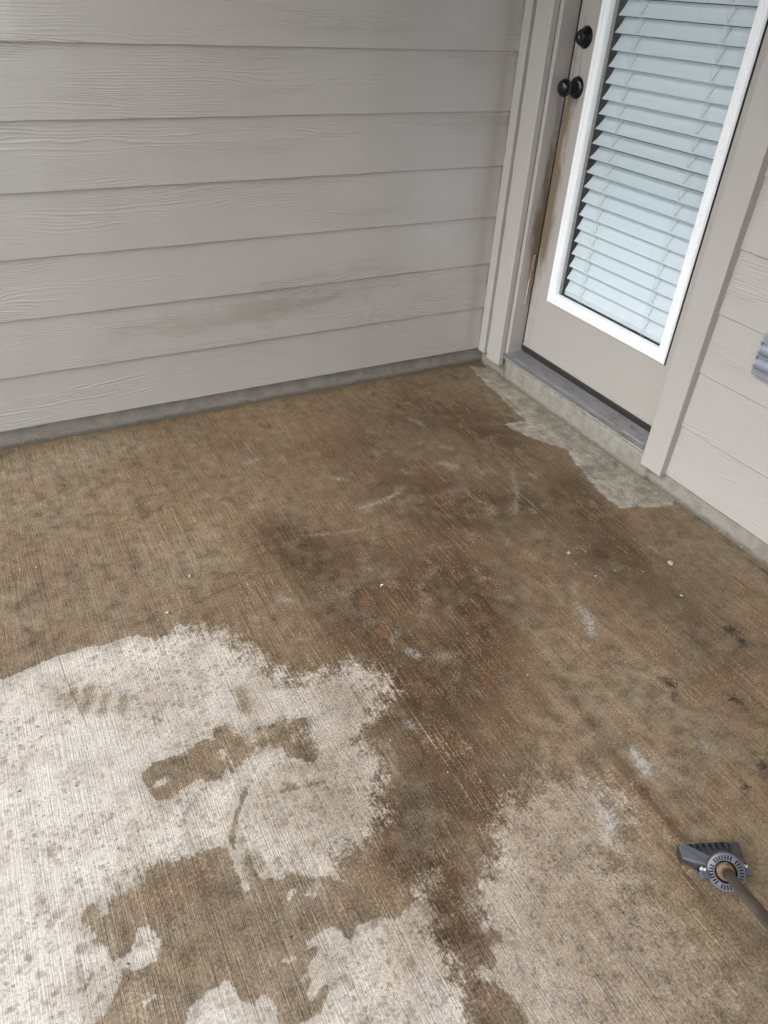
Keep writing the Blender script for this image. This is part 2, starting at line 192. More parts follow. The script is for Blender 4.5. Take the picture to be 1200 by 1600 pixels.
# ---- painted fibre-cement siding with embossed wood grain
PAINT = (0.435, 0.402, 0.370)
def siding_mat():
    g = G('siding_paint')
    g.dim = '2D'
    o = g.obj()
    x, y, z = g.xyz(o)
    r = g.rnd()
    xo = g.add(x, g.mul(r, 41.0))
    zo = g.add(z, g.mul(r, 7.3))
    fld = g.noise(g.comb(g.mul(xo, 1.7), g.mul(zo, 11.0), r), 1.0, 1.6, 0.45)
    fld2 = g.noise(g.comb(g.mul(xo, 9.0), g.mul(zo, 30.0), r), 1.0, 1.0, 0.5)
    ph = g.add(g.mul(z, 880.0), g.mul(fld, 70.0), g.mul(fld2, 3.5))
    ln = g.math('SINE', ph)
    ln = g.step(ln, 0.0, 1.0)
    brk = g.step(g.noise(g.comb(g.mul(xo, 9.0), g.mul(zo, 55.0), 2.0), 1.0, 2.0), 0.36, 0.6)
    area = g.step(g.noise(g.comb(g.mul(xo, 1.4), g.mul(zo, 9.0), 5.0), 1.0, 1.5), 0.42, 0.66)
    area = g.add(0.10, g.mul(area, 0.9))
    h = g.mul(ln, g.add(0.35, g.mul(brk, 0.65)), area)
    fine = g.noise(g.comb(g.mul(xo, 60.0), g.mul(zo, 420.0), 1.0), 1.0, 2.0)
    peel = g.noise(g.comb(xo, zo, 0.0), 240.0, 2.0)
    n1 = g.bump(g.add(h, g.mul(fine, 0.16), g.mul(peel, 0.08)), 0.0008, 1.0)
    # dirt: faint film, tiny scuffs, stain bands with a shape of their own
    wq = g.xyz(g.t.nodes.new('ShaderNodeNewGeometry').outputs['Position'])
    wp = g.comb(g.add(wq[0], wq[1]), wq[2], 0.0)
    film = g.noise(wp, 3.0, 4.0, 0.6)
    c = g.mix(g.mul(g.step(film, 0.35, 0.75), 0.10), PAINT, (0.36, 0.34, 0.30))
    st = g.attr('stain')
    sn = g.add(st, g.mul(g.sub(g.noise(g.vscale(wp, (12, 40, 1)), 1.0, 6.0, 0.72), 0.5), 2.4))
    sm = g.mul(g.step(sn, 0.25, 1.0), g.step(st, 0.02, 0.2))
    c = g.mix(g.mul(sm, 0.36), c, (0.23, 0.19, 0.125))
    groove = g.mul(g.inv(ln), area, g.step(st, 0.0, 0.6))
    c = g.mix(g.mul(groove, 0.25), c, (0.19, 0.15, 0.10))
    v = g.t.nodes.new('ShaderNodeTexVoronoi')
    v.inputs['Scale'].default_value = 9.0
    g.put(v.inputs['Vector'], g.vadd(g.vscale(wp, (1.0, 0.62, 1.0)), g.comb(g.mul(g.noise(wp, 160.0, 2.0), 0.006), 0.0, 0.0)))
    vr = g.xyz(v.outputs['Color'])
    sp = g.mul(g.inv(g.step(v.outputs['Distance'], 0.012, 0.03)), g.step(vr[0], 0.62, 0.64))
    c = g.mix(g.mul(sp, 0.75), c, (0.07, 0.06, 0.05))
    rough = g.add(0.15, g.mul(film, 0.10), g.mul(sm, 0.3))
    b = g.bsdf(c, rough, 0.0, n1, 0.9)
    b.inputs['Coat Weight'].default_value = 0.6
    b.inputs['Coat Roughness'].default_value = 0.10
    g.put(b.inputs['Coat Normal'], n1)
    return g.m
M['siding'] = siding_mat()

def trim_mat(name, col, rough=0.38, dirt=0.5):
    g = G(name)
    wp = g.t.nodes.new('ShaderNodeNewGeometry').outputs['Position']
    film = g.noise(wp, 4.0, 5.0, 0.6)
    c = g.mix(g.mul(g.step(film, 0.4, 0.8), 0.15), col, tuple(a * b for a, b in zip(col, (0.80, 0.77, 0.70))))
    st = g.attr('stain')
    sn = g.add(st, g.mul(g.sub(g.noise(g.vscale(wp, (50, 50, 9)), 1.0, 5.0, 0.65), 0.5), 1.8))
    sm = g.mul(g.step(sn, 0.15, 1.0), g.step(st, 0.02, 0.2))
    c = g.mix(g.mul(sm, 0.85), c, (0.14, 0.092, 0.042))
    v = g.t.nodes.new('ShaderNodeTexVoronoi')
    v.inputs['Scale'].default_value = 16.0
    warp = g.noise(wp, 90.0, 2.0)
    g.put(v.inputs['Vector'], g.vadd(g.vscale(wp, (1.0, 1.0, 0.6)), g.comb(0.0, g.mul(warp, 0.012), g.mul(warp, 0.02))))
    vr = g.xyz(v.outputs['Color'])
    sp = g.mul(g.inv(g.step(v.outputs['Distance'], 0.02, 0.05)), g.step(vr[0], 0.60, 0.62))
    c = g.mix(g.mul(sp, dirt), c, (0.10, 0.085, 0.065))
    b = g.add(g.noise(wp, 300.0, 2.0), g.mul(g.noise(g.vscale(wp, (60, 60, 6)), 1.0, 2.0), 0.6))
    g.bsdf(c, g.add(rough, g.mul(film, 0.1), g.mul(sm, 0.3)), 0.0, g.bump(b, 0.0004, 0.5), 0.5)
    return g.m
M['trim'] = trim_mat('trim_paint', (0.405, 0.378, 0.345))
M['doorpaint'] = trim_mat('door_paint', (0.395, 0.367, 0.334), 0.36, 0.55)

def white_mat():
    g = G('white_frame')
    wp = g.t.nodes.new('ShaderNodeNewGeometry').outputs['Position']
    streak = g.noise(g.vscale(wp, (120, 120, 14)), 1.0, 4.0, 0.65)
    blot = g.noise(wp, 14.0, 5.0, 0.65)
    c = g.mix(g.mul(g.step(streak, 0.52, 0.75), g.step(blot, 0.42, 0.65), 0.55), (0.87, 0.88, 0.88), (0.45, 0.42, 0.37))
    g.bsdf(c, 0.42, 0.0, g.bump(streak, 0.0005, 0.4))
    return g.m
M['white'] = white_mat()

def plain(name, col, rough=0.5, metal=0.0, sc=60.0, amt=0.15, bumpd=0.0003):
    g = G(name)
    o = g.obj()
    n = g.noise(o, sc, 4.0, 0.6)
    c = g.mix(g.mul(g.step(n, 0.35, 0.75), amt), col, tuple(a * 0.55 for a in col))
    g.bsdf(c, g.add(rough, g.mul(g.sub(n, 0.5), 0.15)), metal, g.bump(n, bumpd, 0.4))
    return g.m
M['black'] = plain('black_hardware', (0.004, 0.004, 0.005), 0.24, 0.0, 40, 0.3, 0.0001)
M['gasket'] = plain('black_gasket', (0.012, 0.011, 0.011), 0.7)
M['sweep'] = plain('brown_sweep', (0.035, 0.03, 0.027), 0.55)
M['slat'] = plain('blind_slat', (0.72, 0.785, 0.81), 0.45, 0.0, 25, 0.05)
M['cord'] = plain('blind_cord', (0.75, 0.77, 0.77), 0.8)
M['rung'] = plain('blind_rung', (0.10, 0.12, 0.13), 0.8)
M['outlet'] = plain('grey_outlet', (0.29, 0.32, 0.36), 0.35, 0.3, 80, 0.2)
M['screw'] = plain('screw_metal', (0.75, 0.75, 0.76), 0.25, 0.5)
M['broom'] = plain('slate_plastic', (0.030, 0.032, 0.036), 0.42, 0.0, 50, 0.35, 0.0004)
M['broomlight'] = plain('collar_plastic', (0.075, 0.079, 0.094), 0.4, 0.0, 60, 0.3, 0.0003)
M['slot'] = plain('slot_dark', (0.002, 0.002, 0.003), 0.95)
M['bristle'] = plain('bristle_dark', (0.018, 0.016, 0.016), 0.7)
M['dark'] = plain('dim_interior', (0.035, 0.042, 0.045), 0.8)
M['roof'] = plain('soffit_paint', (0.34, 0.33, 0.31), 0.6)
M['pebble'] = plain('pebble_stone', (0.34, 0.285, 0.215), 0.7, 0.0, 200, 0.4, 0.0005)
M['clump'] = plain('dirt_clump', (0.030, 0.022, 0.014), 0.8, 0.0, 200, 0.5, 0.001)
M['chip'] = plain('seed_husk', (0.05, 0.035, 0.02), 0.7, 0.0, 200, 0.4)
M['flake'] = plain('pale_flake', (0.60, 0.53, 0.42), 0.7, 0.0, 200, 0.4)
M['rawwood'] = plain('raw_wood', (0.52, 0.42, 0.32), 0.7, 0.0, 160, 0.5, 0.0006)
M['orangewood'] = plain('orange_wood', (0.42, 0.20, 0.09), 0.7, 0.0, 160, 0.5, 0.0006)
M['caulk'] = plain('dirty_caulk', (0.36, 0.34, 0.30), 0.6, 0.0, 70, 0.6, 0.001)

def alu_mat():
    g = G('aluminium')
    wp = g.t.nodes.new('ShaderNodeNewGeometry').outputs['Position']
    n = g.noise(g.vscale(wp, (30, 12, 30)), 1.0, 5.0)
    c = g.mix(g.step(n, 0.4, 0.75), (0.34, 0.34, 0.345), (0.29, 0.285, 0.28))
    wy = g.xyz(wp)[1]
    c = g.mix(g.mul(g.step(g.noise(g.vscale(wp, (60, 25, 60)), 1.0, 5.0, 0.65), 0.45, 0.70), g.step(wy, -0.55, -0.95, 0.25, 0.8)), c, (0.17, 0.125, 0.08))
    g.bsdf(c, g.add(0.30, g.mul(n, 0.15)), 0.7, g.bump(n, 0.0002, 0.2))
    return g.m
M['alu'] = alu_mat()

def pole_mat():
    g = G('weathered_pole')
    o = g.obj()
    n = g.noise(g.vscale(o, (70, 70, 7)), 1.0, 4.0, 0.6)
    c = g.mix(g.step(n, 0.3, 0.7), (0.050, 0.037, 0.026), (0.105, 0.088, 0.068))
    g.bsdf(c, 0.5, 0.0, g.bump(n, 0.0006, 0.5))
    return g.m
M['pole'] = pole_mat()
def wood_mat():
    g = G('threaded_wood')
    o = g.obj()
    n = g.noise(g.vscale(o, (90, 90, 200)), 1.0, 4.0, 0.6)
    c = g.mix(g.step(n, 0.3, 0.7), (0.24, 0.155, 0.080), (0.075, 0.048, 0.028))
    g.bsdf(c, 0.55, 0.0, g.bump(n, 0.0006, 0.5))
    return g.m
M['wood'] = wood_mat()

def glass_mat():
    g = G('window_glass')
    o = g.t.nodes.new('ShaderNodeNewGeometry').outputs['Position']
    tr = g.node('ShaderNodeBsdfTransparent', Color=(0.985, 0.995, 0.995))
    gl = g.node('ShaderNodeBsdfGlossy', Color=(1, 1, 1), Roughness=0.03)
    lw = g.node('ShaderNodeLayerWeight', 1, Blend=0.5)
    fr = g.add(0.045, g.mul(g.math('POWER', lw, 5.0), 0.9))
    sm = g.t.nodes.new('ShaderNodeMixShader')
    g.put(sm.inputs[0], fr); g.put(sm.inputs[1], tr); g.put(sm.inputs[2], gl)
    df = g.node('ShaderNodeBsdfDiffuse', Color=(0.55, 0.60, 0.60))
    x, y, z = g.xyz(o)
    film = g.noise(g.vscale(o, (20, 20, 5)), 1.0, 5.0, 0.65)
    spots = g.noise(o, 170.0, 3.0, 0.6)
    low = g.inv(g.step(z, 0.45, 1.0))
    f = g.add(0.01, g.mul(g.step(film, 0.5, 0.85), 0.04), g.mul(g.step(spots, 0.66, 0.76), low, 0.12, g.step(film, 0.42, 0.6)))
    s2 = g.t.nodes.new('ShaderNodeMixShader')
    g.put(s2.inputs[0], f); g.put(s2.inputs[1], sm.outputs[0]); g.put(s2.inputs[2], df)
    g.t.links.new(s2.outputs[0], g.out.inputs['Surface'])
    return g.m
M['glass'] = glass_mat()

# ---- the slab: broom-finished concrete, partly wet, stained brown, dried pale
def slab_mat():
    g = G('stained_concrete')
    g.dim = '2D'
    o = g.obj()
    s1 = g.noise(g.vscale(o, (330, 9, 1)), 1.0, 3.0, 0.6)
    s2 = g.noise(g.vscale(o, (120, 2.2, 1)), 1.0, 2.0, 0.5)
    s3 = g.noise(g.vscale(o, (38, 1.6, 1)), 1.0, 2.0, 0.5)
    sand = g.noise(o, 520.0, 2.0, 0.6)
    grit = g.noise(o, 190.0, 3.0, 0.65)
    mot = g.noise(o, 26.0, 6.0, 0.65)
    mot2 = g.noise(g.vadd(o, (3.1, 7.7, 0)), 8.0, 6.0, 0.62)
    big = g.noise(o, 2.6, 4.0, 0.55)
    fine = g.noise(o, 85.0, 4.0, 0.6)
    soft = g.attr('soft')
    C = lambda n: g.sub(n, 0.5)
    d = g.attr('dry')
    d = g.add(d, g.mul(C(fine), g.add(0.008, g.mul(soft, 0.10))), g.mul(C(mot), g.add(0.012, g.mul(soft, 0.18))), g.mul(C(grit), g.add(0.005, g.mul(soft, 0.10))),
              g.mul(C(s2), g.add(0.004, g.mul(soft, 0.05))), g.mul(C(s1), g.add(0.004, g.mul(soft, 0.05))))
    w = g.add(0.0024, g.mul(soft, 0.03))
    dry = g.step(d, g.mul(w, -1.0), w)
    worn = g.step(g.add(mot2, g.mul(C(big), 0.6)), 0.34, 0.66)
    smk = g.add(0.35, g.mul(worn, 0.75))
    streak = g.mul(g.add(g.mul(C(s1), 0.75), g.mul(C(s2), 0.75), g.mul(C(s3), 0.3)), smk)
    salt = g.add(g.mul(C(grit), 1.0), g.mul(C(sand), 0.9))
    # wet, dirty concrete, with pale sky sheen painted in at the left
    mid = g.noise(g.vadd(o, (11, 4, 0)), 4.2, 6.0, 0.6)
    bro = g.clamp(g.add(g.mul(g.attr('brown'), 0.95), g.mul(C(mot2), 1.7), g.mul(C(mot), 0.9), g.mul(C(mid), 0.6)))
    gry_sheen = g.clamp(g.add(g.attr('grey'), g.mul(C(mot2), -1.4), g.mul(C(mid), 1.6), g.mul(C(mot), 0.6)))
    wet = g.mix(bro, WET_TAN, WET_BROWN)
    near = g.step(d, -0.045, 0.0)
    wet = g.mix(g.mul(near, 0.6), wet, (0.205, 0.168, 0.124))
    rust = g.mul(g.step(g.noise(g.vadd(o, (9, 2, 0)), 5.0, 5.0, 0.6), 0.5, 0.72), bro)
    wet = g.mix(g.mul(rust, 0.55), wet, (0.120, 0.066, 0.030))
    wet = g.mix(g.mul(gry_sheen, 0.85), wet, WET_GREY)
    pch = g.step(g.add(g.attr('patch'), g.mul(C(fine), 0.010), g.mul(C(mot), 0.025), g.mul(C(mot2), 0.02)), -0.004, 0.005)
    pin = g.step(g.noise(g.vadd(o, (1, 5, 0)), 14.0, 6.0, 0.7), 0.30, 0.66)
    wet = g.mix(g.mul(pch, g.add(0.40, g.mul(pin, 0.5))), wet, PATCH_GREY)
    sk = g.clamp(g.add(0.5, g.mul(streak, 0.9)))
    k = g.add(1.04, g.mul(streak, 0.75), g.mul(salt, 1.5), g.mul(C(mot), 1.6), g.mul(C(mot2), 1.0), g.mul(C(big), 0.35))
    pale = g.mul(g.step(g.add(s1, g.mul(C(grit), 0.8)), 0.58, 0.74), worn)
    wet = g.mix(g.mul(pale, 0.42), wet, (0.39, 0.335, 0.25))
    rare = g.noise(g.vscale(g.vadd(o, (2.3, 0.4, 0)), (210, 1.1, 1)), 1.0, 1.0, 0.5)
    wet = g.mix(g.mul(g.step(rare, 0.72, 0.80), worn, 0.45), wet, (0.42, 0.38, 0.31))
    wet = g.mix(g.mul(g.inv(g.step(rare, 0.20, 0.28)), 0.5), wet, (0.045, 0.034, 0.022))
    bloom = g.mul(g.step(g.add(g.noise(g.vadd(o, (5, 9, 0)), 11.0, 7.0, 0.72), g.mul(C(grit), 0.35)), 0.54, 0.74), 0.42)
    wet = g.mix(bloom, wet, (0.31, 0.262, 0.19))
    # dried concrete
    dk = g.add(1.03, g.mul(streak, 0.6), g.mul(salt, g.add(0.85, g.mul(g.attr('damp_dim'), 0.7))), g.mul(C(mot), g.add(0.6, g.mul(g.attr('damp_dim'), 0.7))), g.mul(C(big), 0.2))
    damp_dim = g.step(g.add(mot2, g.mul(C(s2), 0.3), g.mul(soft, 0.06)), 0.45, 0.74)
    drc = g.mix(g.mul(damp_dim, 0.6), DRY_PALE, DRY_TAN)
    dz = g.add(g.attr('damp_dim'), g.mul(C(mot2), 0.7), g.mul(C(mot), 0.5), g.mul(C(s2), 0.3))
    drc = g.mix(g.step(dz, 0.0, 1.3), drc, DRY_DAMP_DIM)  # darkens dry concrete for painted light falloff as well as damp
    drc = g.mix(g.mul(g.inv(g.step(d, 0.0, 0.035)), 0.45), drc, (0.30, 0.25, 0.19))
    def drops(scale, lo, hi, off, keep):
        v = g.t.nodes.new('ShaderNodeTexVoronoi')
        v.voronoi_dimensions = '2D'
        v.inputs['Scale'].default_value = scale
        g.put(v.inputs['Vector'], g.vadd(g.vadd(o, off), g.comb(g.mul(C(fine), 0.016), g.mul(C(mot), 0.016), 0.0)))
        vc = g.xyz(v.outputs['Color'])
        rad = g.add(lo, g.mul(vc[1], hi - lo))
        e = g.math('DIVIDE', v.outputs['Distance'], rad)
        return g.mul(g.inv(g.step(e, 0.25, 1.1)), g.step(vc[0], keep, keep + 0.02), g.add(0.4, g.mul(vc[2], 0.6)))
    dr = g.clamp(g.add(drops(30.0, 0.12, 0.36, (0, 0, 0), 0.50), drops(58.0, 0.20, 0.50, (4, 2, 0), 0.38), g.mul(drops(115.0, 0.25, 0.6, (2, 6, 0), 0.5), 0.7), drops(13.0, 0.06, 0.20, (1, 8, 0), 0.60)))
    dr = g.mul(dr, g.step(g.add(big, g.mul(C(mot2), 0.5), g.mul(g.attr('damp_dim'), 0.12)), 0.30, 0.60))
    drc = g.mix(g.mul(dr, 0.62), drc, (0.165, 0.125, 0.088))
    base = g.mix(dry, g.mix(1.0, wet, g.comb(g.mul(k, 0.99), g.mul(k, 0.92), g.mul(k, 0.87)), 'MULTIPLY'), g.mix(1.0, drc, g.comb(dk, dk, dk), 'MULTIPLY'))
    # mineral bloom, dirt, cracks
    wh = g.clamp(g.mul(g.attr('white'), g.add(0.25, g.mul(g.step(g.add(fine, g.mul(C(grit), 0.6), g.mul(C(s1), 0.4)), 0.36, 0.66), 1.1))))
    base = g.mix(g.mul(wh, 0.8), base, (0.50, 0.48, 0.45))
    fr = g.noise(g.vadd(o, (2, 2, 0)), 40.0, 8.0, 0.75)
    dkm = g.attr('dark')
    dkm = g.step(g.add(g.mul(dkm, 0.8), g.mul(C(fr), 3.6)), 0.25, 1.25)
    dkm = g.mul(dkm, g.step(g.attr('dark'), 0.03, 0.2))
    base = g.mix(g.mul(dkm, 0.80), base, (0.046, 0.033, 0.021))
    pep = g.mul(g.step(g.noise(g.vadd(o, (6, 1, 0)), 150.0, 1.0), 0.70, 0.75), g.step(g.noise(o, 3.5, 2.0), 0.40, 0.60))
    base = g.mix(g.mul(pep, 0.6), base, (0.04, 0.03, 0.02))
    cr = g.add(g.attr('crack'), g.mul(C(g.noise(o, 60.0, 4.0, 0.7)), 0.016))
    cm = g.mul(g.inv(g.step(g.math('ABSOLUTE', cr), 0.0007, 0.0022)), g.attr('crackm'))
    gm = g.mul(g.inv(g.step(g.math('ABSOLUTE', g.add(g.attr('groove'), g.mul(C(s3), 0.002))), 0.0007, 0.0024)), g.attr('groovem'))
    cm = g.clamp(g.add(g.mul(cm, 0.6), g.mul(gm, 0.5)))
    base = g.mix(g.mul(cm, 0.8), base, (0.03, 0.023, 0.016))
    base = g.mix(1.0, base, (0.74, 0.73, 0.71), 'MULTIPLY')
    rough = g.add(0.50, g.mul(dry, 0.38), g.mul(pch, -0.06), g.mul(C(mot), 0.2), g.mul(C(grit), 0.2))
    h = g.add(g.mul(s1, 0.9), g.mul(s2, 0.5), g.mul(grit, 0.45), g.mul(sand, 0.25))
    n = g.bump(h, 0.0026, 0.6)
    g.bsdf(base, rough, 0.0, n, 0.35)
    return g.m
WET_TAN = (0.194, 0.145, 0.089)
WET_BROWN = (0.080, 0.050, 0.0255)
WET_GREY = (0.255, 0.218, 0.156)
PATCH_GREY = (0.42, 0.435, 0.40)
DRY_PALE = (0.59, 0.545, 0.485)
DRY_TAN = (0.4, 0.345, 0.285)
DRY_DAMP_DIM = (0.290, 0.228, 0.168)
M['slab'] = slab_mat()

def curb_mat():
    g = G('curb_concrete')
    o = g.t.nodes.new('ShaderNodeNewGeometry').outputs['Position']
    z = g.xyz(o)[2]
    mot = g.noise(o, 22.0, 6.0, 0.68)
    grit = g.noise(o, 230.0, 3.0, 0.7)
    c = g.mix(g.step(mot, 0.35, 0.68), (0.285, 0.265, 0.222), (0.210, 0.193, 0.158))
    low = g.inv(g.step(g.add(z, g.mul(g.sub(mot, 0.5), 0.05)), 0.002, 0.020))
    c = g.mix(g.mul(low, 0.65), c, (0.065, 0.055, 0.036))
    st = g.attr('stain')
    c = g.mix(g.mul(g.step(g.add(st, g.mul(g.sub(mot, 0.5), 1.2)), 0.35, 0.9), 0.75), c, (0.125, 0.075, 0.026))
    pits = g.step(grit, 0.66, 0.74)
    c = g.mix(g.mul(pits, 0.6), c, (0.07, 0.06, 0.045))
    wp = g.mul(g.step(g.noise(g.vadd(o, (3, 3, 3)), 120.0, 3.0), 0.66, 0.72), g.inv(g.step(z, 0.0, 0.03)))
    c = g.mix(g.mul(wp, 0.6), c, (0.48, 0.46, 0.42))
    k = g.add(1.0, g.mul(g.sub(grit, 0.5), 0.5))
    c = g.mix(1.0, c, g.comb(k, k, k), 'MULTIPLY')
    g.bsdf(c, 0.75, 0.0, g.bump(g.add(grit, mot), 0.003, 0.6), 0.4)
    return g.m
M['curb'] = curb_mat()

def lawn_mat():
    g = G('lawn')
    o = g.obj()
    n = g.noise(o, 6.0, 6.0, 0.7)
    c = g.mix(g.step(n, 0.3, 0.7), (0.15, 0.15, 0.10), (0.22, 0.20, 0.15))
    g.bsdf(c, 0.9, 0.0, g.bump(n, 0.03))
    return g.m
M['lawn'] = lawn_mat()

# ------------------------------------------------------------------ mesh helpers
def link(name, me, mat=None, parent=None, loc=None):
    o = bpy.data.objects.new(name, me)
    COL.objects.link(o)
    if mat is not None and me is not None and not me.materials:
        me.materials.append(mat)
    if parent is not None:
        o.parent = parent
    if loc is not None:
        o.location = loc
    return o
def tag(o, label=None, cat=None, group=None, kind=None):
    for k, v in (('label', label), ('category', cat), ('group', group), ('kind', kind)):
        if v:
            o[k] = v
    return o
def thing(name, loc, label, cat, group=None, rot=None):
    o = bpy.data.objects.new(name, None)
    COL.objects.link(o)
    o.location = loc
    o.empty_display_size = 0.05
    if rot is not None:
        o.rotation_euler = rot
    return tag(o, label, cat, group)
def bbox(bm, lo, hi, bev=0.0, seg=2):
    lo = Vector(lo); hi = Vector(hi)
    r = bmesh.ops.create_cube(bm, size=1.0)
    vs = r['verts']
    for v in vs:
        v.co = Vector([lo[i] + (v.co[i] + 0.5) * (hi[i] - lo[i]) for i in range(3)])
    if bev > 0:
        es = list({e for v in vs for e in v.link_edges})
        bmesh.ops.bevel(bm, geom=es, offset=bev, segments=seg, affect='EDGES', profile=0.5)
def finish(bm, name, smooth=False):
    bmesh.ops.recalc_face_normals(bm, faces=bm.faces[:])
    me = bpy.data.meshes.new(name)
    bm.to_mesh(me)
    bm.free()
    if smooth:
        for p in me.polygons:
            p.use_smooth = True
    return me
def box(name, lo, hi, mat, parent=None, bev=0.0, origin=(0, 0, 0)):
    bm = bmesh.new()
    q = Vector(origin)
    bbox(bm, Vector(lo) - q, Vector(hi) - q, bev)
    return link(name, finish(bm, name), mat, parent)
def prism(bm, prof, a, b, axis=1, bev=0.0):
    """closed profile (two coordinates) extruded along the axis from a to b"""
    def mk(p, t):
        c = list(p)
        c.insert(axis, t)
        return bm.verts.new(c)
    v0 = [mk(p, a) for p in prof]
    v1 = [mk(p, b) for p in prof]
    n = len(prof)
    fs = [bm.faces.new(v0), bm.faces.new(v1[::-1])]
    for i in range(n):
        fs.append(bm.faces.new((v0[i], v0[(i + 1) % n], v1[(i + 1) % n], v1[i])))
    if bev:
        es = list({e for f in fs for e in f.edges})
        bmesh.ops.bevel(bm, geom=es, offset=bev, segments=2, affect='EDGES', profile=0.5)
def lathe(bm, prof, axis=Vector((0, 0, 1)), org=Vector((0, 0, 0)), n=32):
    """(radius, height) profile turned about an axis"""
    q = axis.normalized().to_track_quat('Z', 'Y').to_matrix()
    rings = []
    for r, h in prof:
        if r < 1e-6:
            rings.append([bm.verts.new(org + q @ Vector((0, 0, h)))])
        else:
            rings.append([bm.verts.new(org + q @ Vector((r * math.cos(2 * math.pi * i / n), r * math.sin(2 * math.pi * i / n), h))) for i in range(n)])
    for a, b in zip(rings, rings[1:]):
        for i in range(n):
            j = (i + 1) % n
            if len(a) == 1 and len(b) == 1:
                continue
            if len(a) == 1:
                bm.faces.new((a[0], b[i], b[j]))
            elif len(b) == 1:
                bm.faces.new((a[i], a[j], b[0]))
            else:
                bm.faces.new((a[i], a[j], b[j], b[i]))
def turned(name, prof, axis, org, mat, parent, n=32, smooth=True):
    bm = bmesh.new()
    lathe(bm, prof, Vector(axis), Vector(org), n)
    o = link(name, finish(bm, name, smooth), mat, parent)
    if smooth:
        md = o.modifiers.new('split', 'EDGE_SPLIT')
        md.split_angle = math.radians(40)
    return o
def set_attr(me, name, arr):
    a = me.attributes.new(name, 'FLOAT', 'POINT')
    a.data.foreach_set('value', np.asarray(arr, dtype=np.float32))

# ------------------------------------------------------------------ the slab
def seg_dist(px, py, a, b):
    ax, ay = a; bx, by = b
    dx, dy = bx - ax, by - ay
    L = dx * dx + dy * dy + 1e-12
    t = np.clip(((px - ax) * dx + (py - ay) * dy) / L, 0, 1)
    return np.hypot(px - ax - t * dx, py - ay - t * dy)
def poly_sdf(px, py, poly):
    d = np.full(px.shape, 1e9)
    inside = np.zeros(px.shape, bool)
    n = len(poly)
    for i in range(n):
        a, b = poly[i], poly[(i + 1) % n]
        d = np.minimum(d, seg_dist(px, py, a, b))
        c = (a[1] > py) != (b[1] > py)
        if a[1] != b[1]:
            inside ^= c & (px < (b[0] - a[0]) * (py - a[1]) / (b[1] - a[1]) + a[0])
    return np.where(inside, d, -d)
def strokes(px, py, lst):
    f = np.zeros(px.shape)
    for pts, w, amp in lst:
        d = np.full(px.shape, 1e9)
        for a, b in zip(pts, pts[1:]):
            d = np.minimum(d, seg_dist(px, py, a, b))
        f += amp * np.exp(-(d / w) ** 2)
    return f
def line_signed(px, py, pts):
    best = np.full(px.shape, 1e9)
    sg = np.zeros(px.shape)
    for a, b in zip(pts, pts[1:]):
        d = seg_dist(px, py, a, b)
        dx, dy = b[0] - a[0], b[1] - a[1]
        side = np.sign((px - a[0]) * dy - (py - a[1]) * dx)
        m = d < best
        best = np.where(m, d, best)
        sg = np.where(m, side * d, sg)
    return sg
SX0, SX1, SY0, SY1 = -2.75, 0.03, -3.3, 0.03
xs = np.concatenate([np.linspace(SX0, -2.25, 12)[:-1], np.arange(-2.25, SX1 + 1e-6, 0.006)])
ys = np.concatenate([np.linspace(SY0, -2.55, 10)[:-1], np.arange(-2.55, SY1 + 1e-6, 0.006)])
gx, gy = np.meshgrid(xs, ys)
px, py = gx.ravel(), gy.ravel()
nx, ny = len(xs), len(ys)
rng = np.random.default_rng(3)
und = np.zeros(px.shape)
for _ in range(14):
    kx, ky = rng.normal(0, 5), rng.normal(0, 5)
    und += 0.0005 * np.sin(kx * px + ky * py + rng.uniform(0, 6.28))
und -= und.max()
co = np.stack([px, py, und], 1)
idx = np.arange(nx * ny).reshape(ny, nx)
quads = np.stack([idx[:-1, :-1], idx[:-1, 1:], idx[1:, 1:], idx[1:, :-1]], -1).reshape(-1, 4)
me = bpy.data.meshes.new('patio_slab')
me.vertices.add(len(co)); me.vertices.foreach_set('co', co.ravel().astype(np.float32))
me.loops.add(quads.size); me.loops.foreach_set('vertex_index', quads.ravel().astype(np.int32))
me.polygons.add(len(quads)); me.polygons.foreach_set('loop_start', np.arange(0, quads.size, 4, dtype=np.int32))
me.update(calc_edges=True)
dry = np.full(px.shape, -1.0)
for P in DRY:
    dry = np.maximum(dry, poly_sdf(px, py, P))
wet = np.full(px.shape, -1.0)
for P in WET:
    wet = np.maximum(wet, poly_sdf(px, py, P))
for P in HOLES:
    wet = np.minimum(wet, -poly_sdf(px, py, P))
dry = np.minimum(dry, -wet)
pat = np.full(px.shape, -1.0)
for P in PATCH:
    pat = np.maximum(pat, poly_sdf(px, py, P))
set_attr(me, 'dry', np.clip(dry, -0.2, 0.2))
set_attr(me, 'patch', np.clip(pat, -0.2, 0.2))
for nm, lst in (('white', WHITE), ('dark', DARK), ('brown', BROWN), ('grey', GREY_SHEEN), ('soft', SOFT), ('damp_dim', DAMP_DIM)):
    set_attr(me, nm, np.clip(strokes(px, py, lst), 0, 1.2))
for nm, pts in (('crack', CRACKS[0]), ('groove', CRACKS[1])):
    set_attr(me, nm, line_signed(px, py, pts))
    m = strokes(px, py, [(pts, 0.05, 1.0)])
    ends = np.minimum(np.hypot(px - pts[0][0], py - pts[0][1]), np.hypot(px - pts[-1][0], py - pts[-1][1]))
    set_attr(me, nm + 'm', np.clip(m, 0, 1) * np.clip(ends / 0.08, 0, 1))
slab = link('patio_slab', me, M['slab'])
tag(slab, kind='structure')
slab_edge = box('slab_edge', (SX0, SY0, -0.14), (SX1, SY1, -0.012), M['curb'], slab)

